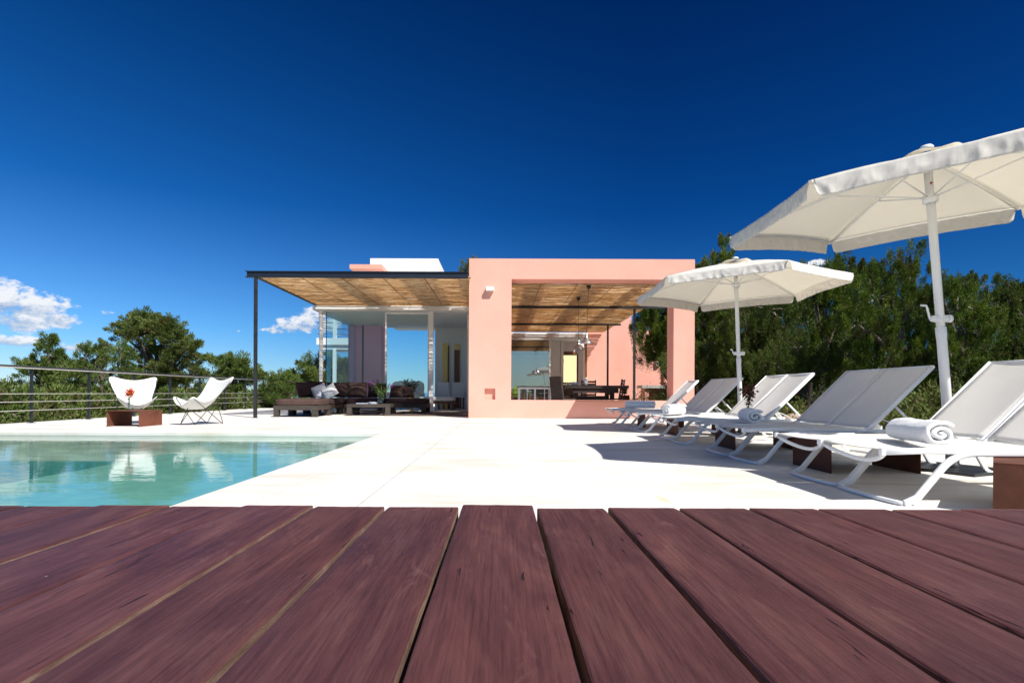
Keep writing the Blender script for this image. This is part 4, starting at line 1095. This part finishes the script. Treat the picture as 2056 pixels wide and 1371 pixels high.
def potted(name, label, x, y, potm, pr, ph, h, spread, leafm, n, leafL, seed, square=False):
    t = thing(name, label, 'plant', (x, y, 0))
    mb = MB()
    if square: mb.box(x-pr, y-pr*.6, .0, x+pr, y+pr*.6, ph).box(x-pr+.01, y-pr*.6+.01, ph+.0005, x+pr-.01, y+pr*.6-.01, ph+.003)
    else: mb.lathe([(0, .002), (pr*.7, .002), (pr, ph), (pr*.88, ph), (0, ph-.03)], (x, y, 0), 20)
    mb.build('pot', M[potm], t, True)
    bouquet(t, (x, y, ph-.03), n, h, spread, leafL, leafm, 'petal_r', seed, 0)
    return t
potted('potted_plant', 'terracotta pot with a leafy plant behind the sliding glass', -2.88, 18.1, 'terracotta', .13, .55, .42, .32, 'darkleaf', 14, .17, 31)
potted('potted_plant', 'rusty planter of dry grass right of the courtyard dining table', 4.62, 21.3, 'corten', .17, .52, .34, .14, 'dryleaf', 22, .12, 32, True)
potted('potted_plant', 'dark leafy bush in front of the masonry counter', 6.35, 21.6, 'stone', .14, .3, .75, .33, 'darkleaf', 40, .10, 33)

# ---------------------------------------------------------------- indoor and courtyard furniture
db = thing('daybed', 'low wooden daybed with a white mattress inside the open doorway', 'daybed', (-2.2, 19.2, 0))
mb = MB(); mb.box(-2.75, 18.8, .22, -1.55, 19.7, .30); 
for (x, y) in ((-2.7, 18.83), (-1.65, 18.83), (-2.7, 19.62), (-1.65, 19.62)): mb.box(x, y, 0, x+.07, y+.06, .218)
mb.build('frame', M['brownwood'], db, True)
cushion('mattress', 'pillow', 1.2, .9, .15, (-2.15, 19.25, .378), parent=db, p=8, wr=.003)
bd = thing('bed', 'big white sofa bed behind the sliding glass door', 'bed', (-3.1, 19.6, 0))
mb = MB(); mb.box(-3.95, 19.0, .1, -2.75, 20.6, .3); mb.build('frame', M['brownwood'], bd, True)
cushion('mattress', 'pillow', 1.25, 1.6, .3, (-3.35, 19.8, .45), parent=bd, p=8, wr=.006)
cushion('backrest', 'pillow', 1.15, .3, .55, (-3.35, 20.5, .72), parent=bd, p=5, wr=.01)
def diningchair(label, x, y, rz, m='darkwood', h=.95, slats=True, fab=None, grp=None):
    t = thing('dining_chair', label, 'chair', (x, y, 0), rz, grp)
    for (lx, ly) in ((-.22, -.22), (.18, -.22), (-.22, .18), (.18, .18)):
        mb = MB(); mb.box(lx, ly, 0, lx+.04, ly+.04, .42); mb.build('leg', M[m], t)
    mb = MB(); mb.box(-.23, -.23, .421, .23, .23, .455, bev=.006); mb.build('seat', M[fab or m], t)
    mb = MB()
    def lean(z): return .2 + (z-.455)*.16
    if slats:
        for x_ in (-.225, .185): mb.tube([(x_+.02, lean(.456), .456), (x_+.02, lean(h), h)], 0, 6, flat=(.02, .018), up=(1, 0, 0))
        for k in range(6):
            z = .52 + k*(h-.56)/5.5; mb.box(-.20, lean(z)-.008, z, .20, lean(z)+.008, z+.055)
    else:
        mb.add([(-.23, .18, .456), (.23, .18, .456), (.22, lean(h)-.03, h), (-.22, lean(h)-.03, h), (-.23, .22, .456), (.23, .22, .456), (.22, lean(h)+.01, h), (-.22, lean(h)+.01, h)], [(0,1,2,3),(4,7,6,5),(0,3,7,4),(1,5,6,2),(3,2,6,7)])
    mb.build('backrest', M[fab or m], t); return t
cg = 'chairs around the courtyard dining table'
diningchair('white slipcovered chair left inside the open doorway', -1.95, 20.3, R(160), 'brownwood', .95, False, 'interior')
diningchair('pale chair right inside the open doorway under the brown door', -1.58, 20.2, R(200), 'brownwood', .95, False, 'interior')
diningchair('high backed grey chair at the left end of the dining table', 1.62, 14.75, R(125), 'greywood', 1.02, False, None, cg)
diningchair('dark slatted chair at the right end of the dining table', 3.02, 15.35, R(-112), 'darkwood', .97, True, None, cg)
diningchair('dark slatted chair behind the middle of the dining table', 2.55, 16.55, R(-8), 'darkwood', .98, True, None, cg)
diningchair('dark slatted chair behind the table, nearer the grey chair', 2.0, 16.7, R(5), 'darkwood', .93, True, None, cg)
dt = thing('dining_table', 'heavy dark wooden dining table in the courtyard with bowls on it', 'dining table', (2.45, 15.7, 0))
mb = MB()
for i in range(5): mb.box(1.68, 14.95+i*.245, .725, 3.36, 14.95+i*.245+.24, .80)
mb.build('table_top', M['darkwood'], dt, True)
for x in (1.95, 2.95):
    mb = MB(); mb.box(x, 15.2, 0, x+.08, 15.45, .744).box(x, 15.95, 0, x+.08, 16.2, .744).box(x, 15.451, .55, x+.08, 15.949, .744).box(x, 15.451, 0.0, x+.08, 15.949, .30); mb.build('trestle', M['darkwood'], dt, True)
mb = MB(); mb.box(1.9, 15.0, .60, 3.1, 15.05, .722); mb.build('apron', M['darkwood'], dt, True)
mb = MB(); mb.box(2.031, 15.66, .38, 2.949, 15.74, .52); mb.build('stretcher', M['darkwood'], dt, True)
def lathed(name, label, cat, x, y, z, prof, m, grp=None):
    mb = MB(); mb.lathe(prof, (0,0,0), 24); o = mb.build(name, M[m]); o.location = (x, y, z); return tag(o, label, cat, grp)
lathed('bowl', 'white bowl on the courtyard dining table', 'bowl', 1.98, 15.3, .802, [(0,.004),(.06,.0),(.075,.01),(.115,.085),(.108,.085),(.07,.014),(0,.01)], 'ceramic')
lathed('cup', 'small white cup left of the white bowl on the dining table', 'cup', 1.80, 15.22, .802, [(0,.003),(.03,.0),(.035,.05),(.031,.05),(.026,.006),(0,.006)], 'ceramic')
lathed('vase', 'tall white ceramic jug on the courtyard dining table', 'jug', 2.38, 16.0, .802, [(0,.004),(.05,0),(.062,.05),(.06,.12),(.035,.19),(.045,.23),(.038,.23),(.03,.19),(0,.02)], 'ceramic')
ot = thing('outdoor_table', 'white framed table with plank top at the left of the courtyard', 'table', (.95, 16, 0))
mb = MB()
for i in range(5): mb.box(.46, 15.8+i*.15, .755, 1.42, 15.8+i*.15+.145, .78)
mb.build('table_top', M['deckdark'], ot, True)
mb = MB(); mb.box(.48, 15.81, .70, 1.40, 15.85, .752)
for x in (.48, .92, 1.36): mb.box(x, 15.81, 0, x+.05, 15.85, .698)
for x in (.72, 1.2): mb.box(x, 15.82, 0, x+.018, 15.84, .698)
mb.build('frame', M['wmetal'], ot, True)
for x in (.48, 1.36):
    mb = MB(); mb.box(x, 16.45, 0, x+.05, 16.5, .753); mb.build('leg', M['wmetal'], ot, True)
gs_ = thing('stool', 'small stool with a lime green cushion beside the white framed table', 'stool', (.42, 17.4, 0))
mb = MB(); mb.box(.22, 17.2, .38, .62, 17.6, .42)
for (x, y) in ((.24, 17.22), (.56, 17.22), (.24, 17.54), (.56, 17.54)): mb.box(x, y, 0, x+.04, y+.04, .378)
mb.build('frame', M['greywood'], gs_, True)
cushion('cushion', 'green', .24, .14, .34, (.48, 17.42, .60), (R(-8), 0, 0), gs_, p=3.5, wr=.008)
# masonry counter
mc = thing('masonry_counter', 'pink masonry counter with grey stone top behind the right pier', 'counter', (7, 23, 0))
mb = MB(); mb.box(5.66, 22.8, .80, 8.6, 23.7, .92); mb.build('counter_top', M['stone'], mc, True)
mb = MB(); mb.box(5.80, 22.9, 0, 5.95, 23.6, .798).box(5.951, 23.2, 0, 8.5, 23.6, .798); mb.build('base', M['pink'], mc, True)
wl2 = thing('wall_light', 'small white box light on the far pink wall under the tree branches', 'wall light', (7.45, 27.1, 2.0))
mb = MB(); mb.box(7.38, 27.05, 1.9, 7.56, 27.198, 2.08, bev=.01); mb.build('housing', M['wmetal'], wl2, True)

# ---------------------------------------------------------------- vegetation
def leaf_array(g, pos, dirs, L, wd, jit=.5):
    n = len(pos)
    d = dirs + g.normal(0, jit, (n, 3)); d /= np.linalg.norm(d, axis=1)[:, None]
    r_ = g.normal(0, 1, (n, 3)); s_ = np.cross(d, r_); s_ /= np.linalg.norm(s_, axis=1)[:, None] + 1e-9
    Ls = (L*g.uniform(.6, 1.4, n))[:, None]; ws = (wd*g.uniform(.7, 1.3, n))[:, None]
    out = np.empty((n, 4, 3))
    out[:, 0] = pos; out[:, 1] = pos + d*Ls*.5 + s_*ws; out[:, 2] = pos + d*Ls; out[:, 3] = pos + d*Ls*.55 - s_*ws
    return out.reshape(-1, 3)
def crown_points(g, blobs, dens, per, up, csize, clumpshape=(1, 1, 1)):
    blobs = [((b[0][0], b[0][1], b[0][2] - csize*.85), b[1]) for b in blobs]
    """clumps on and inside ellipsoid blobs -> leaf positions and directions"""
    P = []; D = []; CL = []
    for (c, r3) in blobs:
        c = np.array(c); r3 = np.array(r3)*.90
        area = 4*math.pi*((r3[0]*r3[1])**1.6/3 + (r3[0]*r3[2])**1.6/3 + (r3[1]*r3[2])**1.6/3)**(1/1.6)
        n = max(6, int(area*dens))
        u = g.normal(0, 1, (n, 3)); u /= np.linalg.norm(u, axis=1)[:, None]
        u[:, 2] = np.where(u[:, 2] < -.5, -u[:, 2], u[:, 2])
        rad = np.where(g.random(n) < .78, g.uniform(.74, 1.16, n), g.uniform(.35, .74, n))
        cc_ = c + u*r3*rad[:, None]
        for i in range(n):
            k = int(per*g.uniform(.6, 1.4)); out_ = u[i] + np.array([0, 0, up]); out_ /= np.linalg.norm(out_)
            s_ = csize*g.uniform(.6, 1.35)
            q = g.normal(0, 1, (k, 3)); q /= np.linalg.norm(q, axis=1)[:, None]; q *= (g.random(k)**.5)[:, None]
            along = g.random(k)
            pts = cc_[i] + q*s_*np.array(clumpshape)*(1.05-along[:, None]*.75) + out_*s_*1.5*along[:, None]
            P.append(pts); D.append(out_*1.2 + q*.8); CL.append(cc_[i])
    return np.concatenate(P), np.concatenate(D), CL
def limb(mb, p, q, r0, r1, g, n=6, wob=.08):
    p, q = np.array(p), np.array(q); L = np.linalg.norm(q-p); pts = []
    for i in range(n+1):
        t_ = i/n; o = g.normal(0, wob*L*.5, 3)*math.sin(math.pi*t_)*.5
        pts.append(p + (q-p)*t_ + o)
    mb.tube(pts, r0, 6, r2=r1, caps=False)
def tree(name, label, cat, base, blobs, leafm, seed, dens=5, per=60, L=.09, wd=.018, csize=.2, up=.5, group=None, trunk_r=.14, twigs=14, cshape=(1,1,1)):
    g = np.random.default_rng(seed)
    if seed < 40: per = int(per*2.1); L *= .72; wd *= .58; dens *= 1.25
    t = thing(name, label, cat, base, 0, group); off = np.array(base, dtype=float)
    P, D, CL = crown_points(g, blobs, dens, per, up, csize, cshape)
    V = leaf_array(g, P, D, L, wd)
    fastmesh('crown', V, 4, M[leafm], t, off)
    mb = MB(); top = np.mean([b[0] for b in blobs], axis=0)
    main = max(blobs, key=lambda b: b[0][2])[0]
    limb(mb, base, (np.array(top)+np.array([0, 0, -.3*abs(top[2]-base[2])])), trunk_r, trunk_r*.7, g, 6, .06)
    fork = np.array(top)+np.array([0, 0, -.3*abs(top[2]-base[2])])
    for (c, r3) in blobs: limb(mb, fork, c, trunk_r*.5, trunk_r*.12, g, 5, .1)
    mb.build('trunk', M['bark'], t, False) if False else None
    mb.v = [tuple(np.array(v)-off) for v in mb.v]; mb.build('trunk', M['bark'], t)
    tw = MB()
    idx = g.choice(len(CL), min(twigs*3, len(CL)), replace=False)
    for i in idx:
        b = min(blobs, key=lambda b: np.linalg.norm((np.array(b[0])-CL[i])))
        limb(tw, np.array(b[0])*.7+np.array(CL[i])*.3, CL[i], .018, .006, g, 4, .12)
    tw.v = [tuple(np.array(v)-off) for v in tw.v]; tw.build('twigs', M['twig'], t)
    return t
def B(x, y, r, Z, ry=None, rd=None):     # blob from photo measure: centre, radii
    s_ = Z/F; c = W(x, y, Z); return (tuple(c), (r*s_, (rd or r)*s_, (ry or r)*s_))
def gz(x, y): return hfun(x, y)
def base_at(x, Z, dz=-.1):
    p = W(x, 788, Z); return (p.x, Z, hfun(p.x, Z)+dz)
grpL = 'trees below the railing'
tree('juniper_tree', 'tall bronze green juniper with leaning bushy crown behind the left butterfly chair', 'tree', base_at(330, 22),
     [B(268,650,32,22,20),B(300,648,36,22.3,24),B(286,672,40,22,22),B(330,660,34,22,24),B(322,668,36,22,28),B(268,672,22,21.6,12),B(350,690,36,22,28),B(378,700,24,22,24),B(340,722,44,22,28),B(300,712,30,22.4,22),B(372,738,28,22,26),B(318,752,44,22,26),B(356,780,46,22,34),B(290,790,42,22,38),B(250,668,12,21.8,9),B(392,712,12,22,12)],
     'leafB', 11, 6.0, 110, .13, .020, .21, .3, grpL, .2, 80, (1.1, 1.1, .6))
tree('juniper_tree', 'dark green conifer with a pointed spire at the far left', 'tree', base_at(100, 20),
     [B(98,692,7,20,20),B(98,704,13,20,16),B(99,716,19,20,14),B(72,722,26,20,13),B(105,735,34,20,20),B(58,730,16,20,9),B(80,752,34,20,20),B(120,765,36,20,24),B(95,800,46,20,34),B(140,738,18,20,14),B(98,680,4,20,10)],
     'leafL', 12, 6.5, 90, .13, .018, .17, .6, grpL, .16, 30, (1.2, 1.2, .6))
tree('young_pine', 'thin young pine with tufted leader between spire tree and big juniper', 'tree', base_at(204, 18.5),
     [B(203,688,6,18.5,6),B(198,702,7,18.5,5),B(212,704,5,18.5,4),B(192,700,4,18.5,3),B(206,716,8,18.5,6),B(216,722,7,18.5,4),B(203,735,14,18.5,9),B(200,760,22,18.5,16),B(205,800,34,18.5,34)],
     'leafL2', 13, 12, 60, .10, .014, .11, .8, grpL, .07, 18)
tree('young_pine', 'bushy pine with a narrow tip just right of the spire tree', 'tree', base_at(170, 19),
     [B(174,704,5,19,10),B(172,722,15,19,14),B(152,742,22,19,18),B(182,745,22,19,20),B(165,775,38,19,28),B(160,810,44,19,34)],
     'leafL2', 14, 9, 80, .13, .018, .17, .8, grpL, .12, 20)
tree('young_pine', 'small dark conifer tucked against the left of the bronze juniper', 'tree', base_at(243, 19.5),
     [B(240,696,9,19.5,8),B(246,712,16,19.5,12),B(238,730,16,19.5,14),B(248,760,28,19.5,24),B(240,800,36,19.5,32)],
     'leafL', 15, 9, 80, .13, .018, .17, .7, grpL, .12, 16)
tree('pine_tree', 'round crowned pine between the sideways chair and the black post', 'tree', base_at(465, 30),
     [B(438,728,24,30,15),B(462,722,18,30,12),B(482,734,26,30,15),B(505,745,22,30,14),B(428,748,24,30,14),B(470,758,40,30,20),B(515,760,20,30,12),B(455,790,44,30,26)],
     'leafL2', 16, 3.6, 90, .20, .03, .30, .5, grpL, .2, 44, (1.2, 1.2, .55))
tree('shrubby_tree', 'bright green bushy tree just right of the black post', 'tree', base_at(560, 21),
     [B(553,778,22,21,16),B(580,764,18,21,13),B(590,790,30,21,22),B(540,795,26,21,22),B(562,762,9,21,9)],
     'leafL', 17, 9, 80, .14, .02, .19, .7, grpL, .1, 16)
tree('pine_tree', 'pine rising beside the white rope column of the house', 'tree', base_at(630, 27),
     [B(615,735,20,27,15),B(600,752,22,27,14),B(632,722,18,27,14),B(650,738,22,27,20),B(640,765,36,27,20),B(600,780,30,27,20),B(665,770,30,27,26)],
     'leafL2', 18, 4, 90, .18, .026, .26, .5, grpL, .18, 30)
tree('pine_tree', 'pine seen through the blue side glass of the house', 'tree', base_at(690, 31),
     [B(690,745,32,31,22),B(680,770,30,31,20),B(700,775,40,31,30),B(672,722,16,31,16)],
     'leafL2', 19, 4.5, 80, .2, .03, .3, .5, grpL, .18, 24)
sh = []
for i, (x, y, r, Z) in enumerate(((18,800,36,15),(52,826,44,13.5),(10,835,44,13),(110,815,46,16),(160,825,40,15.2),(215,825,42,15.5),(265,828,40,16.2),(310,820,40,17),(360,818,40,17.5),(410,805,34,19),(450,812,34,19.5),(500,808,30,21),(-30,785,30,17),(20,778,16,22),(545,812,26,21.5),(590,815,24,22.5))):
    c = W(x, y, Z); rr = r*Z/F
    t = tree('shrub', ['low olive shrub', 'leafy green shrub', 'dry tipped shrub', 'dense rounded shrub'][i % 4] + ' below the railing, ' + ['at the far left edge', 'left of the first post', 'under the lowest cable at the left edge', 'between the first and second post', 'by the second railing post', 'left of the rusty table', 'behind the rusty table', 'behind the first butterfly chair', 'between the two chairs', 'behind the sideways chair', 'right of the sideways chair', 'left of the black post', 'at the very left border', 'far behind at the left edge', 'right of the black post', 'left of the brown sofa'][i], 'shrub', (c.x, Z, hfun(c.x, Z)-.05),
             [((c.x, Z, c.z), (rr, rr, rr*.8)), ((c.x+rr*.5, Z+.4, c.z-.5), (rr, rr, rr*.9)), ((c.x-rr*.6, Z+.2, c.z-.7), (rr, rr, rr))],
             'shrub' if i % 3 == 1 else 'leafL2' if i % 2 else 'leafL', 40+i, 10, 60, .11, .018, .15, .6, 'shrubs below the railing', .05, 8)

grpR = 'dark trees behind the loungers'
TR = [
 ('juniper_tree', 'dark conifer whose pointed top rises right of the pink wall', (1440, 17), [B(1455,500,11,17,30),B(1452,522,18,17,22),B(1450,545,34,17,28),B(1410,560,34,17,30),B(1430,600,50,17,36),B(1400,640,44,17,36),B(1470,640,50,17,40),B(1430,700,54,17,44),B(1395,545,18,17,16),B(1500,560,26,17,24)], 'leafR'),
 ('juniper_tree', 'dense dark tree behind the far parasol pole', (1540, 14.5), [B(1540,620,50,14.5,40),B(1500,660,48,14.5,40),B(1560,690,56,14.5,42),B(1510,715,54,14.5,34),B(1580,640,40,14.5,36)], 'leafR2'),
 ('juniper_tree', 'bushy tree peeking over the far parasol on its right side', (1650, 15), [B(1655,560,40,15,34),B(1700,545,38,15,30),B(1640,610,50,15,40),B(1620,560,22,15,18),B(1690,620,56,15,50),B(1650,690,56,15,44)], 'leafR'),
 ('juniper_tree', 'tall lush juniper left of the near parasol pole', (1800, 11.5), [B(1828,512,22,11.5,20),B(1795,545,38,11.5,30),B(1840,560,42,11.5,40),B(1760,600,46,11.5,46),B(1815,630,60,11.5,56),B(1770,690,60,11.5,46),B(1720,650,40,11.5,46),B(1845,690,50,11.5,46),B(1745,560,20,11.5,20)], 'leafR'),
 ('juniper_tree', 'bright green juniper just right of the near parasol pole', (1940, 11), [B(1920,610,44,11,36),B(1890,590,22,11,22),B(1935,665,54,11,52),B(1900,700,46,11,40),B(1965,700,40,11,40),B(1975,640,26,11,26)], 'leafR'),
 ('pine_tree', 'flat topped pine on the skyline right of the near parasol pole', (1965, 19), [B(1940,570,34,19,18),B(1985,572,34,19,16),B(2015,600,36,19,22),B(1960,610,40,19,26),B(1915,585,18,19,13)], 'leafR2'),
 ('pine_tree', 'dark pine cut by the right edge of the photo', (2060, 14), [B(2045,600,30,14,24),B(2060,640,50,14,44),B(2020,670,44,14,40),B(2070,570,18,14,14),B(2040,720,56,14,36)], 'leafR2'),
 ('pine_tree', 'tree whose branches hang over the courtyard wall inside the opening', (1375, 19.5), [B(1300,655,26,19.5,36),B(1330,640,34,19.5,40),B(1325,690,40,19.5,26),B(1290,700,18,19.5,22),B(1305,722,20,19.5,12),B(1370,650,40,19.5,60),B(1345,710,30,19.5,20),B(1310,610,20,19.5,20),B(1350,680,34,19.2,40),B(1315,665,34,20,40),B(1345,630,40,20,40),B(1300,630,26,19.8,30),B(1330,720,24,19.2,14)], 'leafR'),
 ('juniper_tree', 'dark undergrowth tree filling the gap behind the bright lounger backs', (1600, 12.8), [B(1600,700,50,12.8,34),B(1560,735,46,12.8,26),B(1650,730,50,12.8,30),B(1700,715,46,12.8,32)], 'leafR2'),
 ('pine_tree', 'distant pine just showing above the left shoulder of the pink wall', (925, 34), [B(938,536,12,34,10),B(930,548,10,34,8),B(950,530,16,34,9),B(940,560,18,34,16)], 'leafB'),
 ('juniper_tree', 'dark tree low behind the last pair of lounger backs', (1420, 15.5), [B(1420,720,40,15.5,26),B(1460,735,40,15.5,20),B(1490,700,36,15.5,30)], 'leafR2'),
 ('juniper_tree', 'back row tree behind the far parasol canopy', (1500, 20), [B(1580,560,40,20,24),B(1540,580,40,20,30)] + [B(x,y,48,20,40) for x in (1430,1500,1570) for y in (640,700,760)], 'leafR2'),
 ('juniper_tree', 'back row tree between the two parasol poles', (1700, 19), [B(1740,570,40,19,30),B(1680,580,60,19,34),B(1800,590,50,19,40)] + [B(x,y,50,19,40) for x in (1640,1710,1780) for y in (640,700,760)], 'leafR2'),
 ('juniper_tree', 'back row tree right of the near parasol pole', (1900, 17), [B(1880,600,50,17,36)] + [B(x,y,52,17,42) for x in (1850,1920,1990,2060) for y in (650,710,765)], 'leafR2'),
]
for i, (nm, lab, (bx, bZ), bl, lm) in enumerate(TR):
    near = bZ < 13
    if 1395 < bx and bx != 1375 and nm and 'courtyard' not in lab:
        bl = bl + [B(bx-38, 742, 50, bZ, 36), B(bx+40, 748, 50, bZ, 36), B(bx, 785, 60, bZ, 34)]
    tree(nm, lab, 'tree', base_at(bx, bZ), bl, lm, 70+i, 11 if near else 9, 260, .052 if near else .068, .0062 if near else .0085, .15 if near else .20, 1.5, grpR, .15, 16, (.55, .55, 1.5))

# low planting strip behind the loungers: ground cover (stuff) and some rocks
g = np.random.default_rng(5); P = []; D = []
def strip(n, x0, x1, y0, y1, hmax, k=46, sz=.13):
    for i in range(n):
        x = g.uniform(x0, x1); y = g.uniform(y0, y1); z = hfun(x, y); h = hmax*g.uniform(.35, 1)*(.6+.8*(noise.noise(Vector((x*.7, y*.7, 3)))+.5))
        q = g.normal(0, 1, (k, 3))*np.array([sz, sz, sz*.6]); q[:, 2] = np.abs(q[:, 2])
        P.append(np.array([x, y, z+h*g.random()]) + q); D.append(q/np.linalg.norm(q, axis=1)[:, None] + np.array([0, 0, .7]))
strip(1500, 4.85, 7.2, 4.5, 14, .55); strip(900, 7.0, 12, 7, 17, .6, 46, .2); strip(300, 4.85, 8, 14, 24, .7, 46, .2); strip(350, 5, 9, 2.5, 5, .5)
V = leaf_array(g, np.concatenate(P), np.concatenate(D), .075, .013, .6)
tag(fastmesh('ground_cover', V, 4, M['shrub']), 'wild green undergrowth on the bank behind the loungers', 'undergrowth', None, 'stuff')
P = []; D = []
strip(500, -13, -9.0, 9, 24, .5, 46, .18)
V = leaf_array(g, np.concatenate(P), np.concatenate(D), .10, .017, .6)
tag(fastmesh('ground_cover', V, 4, M['shrub']), 'low flowering scrub just outside the cable railing', 'undergrowth', None, 'stuff')
def rock(label, x, y, r, seed):
    bm = bmesh.new(); bmesh.ops.create_icosphere(bm, subdivisions=3, radius=r); bm.verts.index_update()
    mb = MB(); mb.add([(v.co.x*1.3*(1+.4*noise.noise(v.co*4/r*.4+Vector((seed,0,0)))), v.co.y*(1+.4*noise.noise(v.co*4/r*.4+Vector((0,seed,0)))), v.co.z*.8*(1+.3*noise.noise(v.co*3/r*.4))) for v in bm.verts], [[v.index for v in f.verts] for f in bm.faces]); bm.free()
    o = mb.build('rock', M['rock']); o.location = (x, y, hfun(x, y)+r*.5); tag(o, label, 'rock', 'rocks on the bank')
p = W(1608, 790, 9.5); rock('reddish rock under the trees right of the bright lounger backs', p.x+.05, 9.6, .42, 1)
p = W(1425, 770, 14); rock('pale rock beside the pink wall behind the last lounger', p.x, 14, .35, 2)
# loose bare trunk and twig by the near pole
for i, (x, y, Z, h, r, lab) in enumerate(((1622, 800, 10.5, 1.0, .06, 'short dark tree trunk above the bright lounger back'), (1395, 800, 15, 1.3, .07, 'thin dark trunk beside the right edge of the pink wall'), (1905, 800, 7.6, .75, .022, 'bare crooked stick right of the near parasol pole'))):
    p = W(x, y, Z); mb = MB(); g2 = np.random.default_rng(i)
    limb(mb, (0,0,0), (.05, 0, h), r, r*.6, g2, 7, .08); limb(mb, (.03, 0, h*.55), (.26, -.05, h*.95), r*.5, r*.2, g2, 5, .1)
    o = mb.build('bare_trunk', M['darkbark']); o.location = (p.x, Z, hfun(p.x, Z)-.05); tag(o, lab, 'trunk')
print('verts', sum(len(o.data.vertices) for o in bpy.data.objects if o.type == 'MESH'))
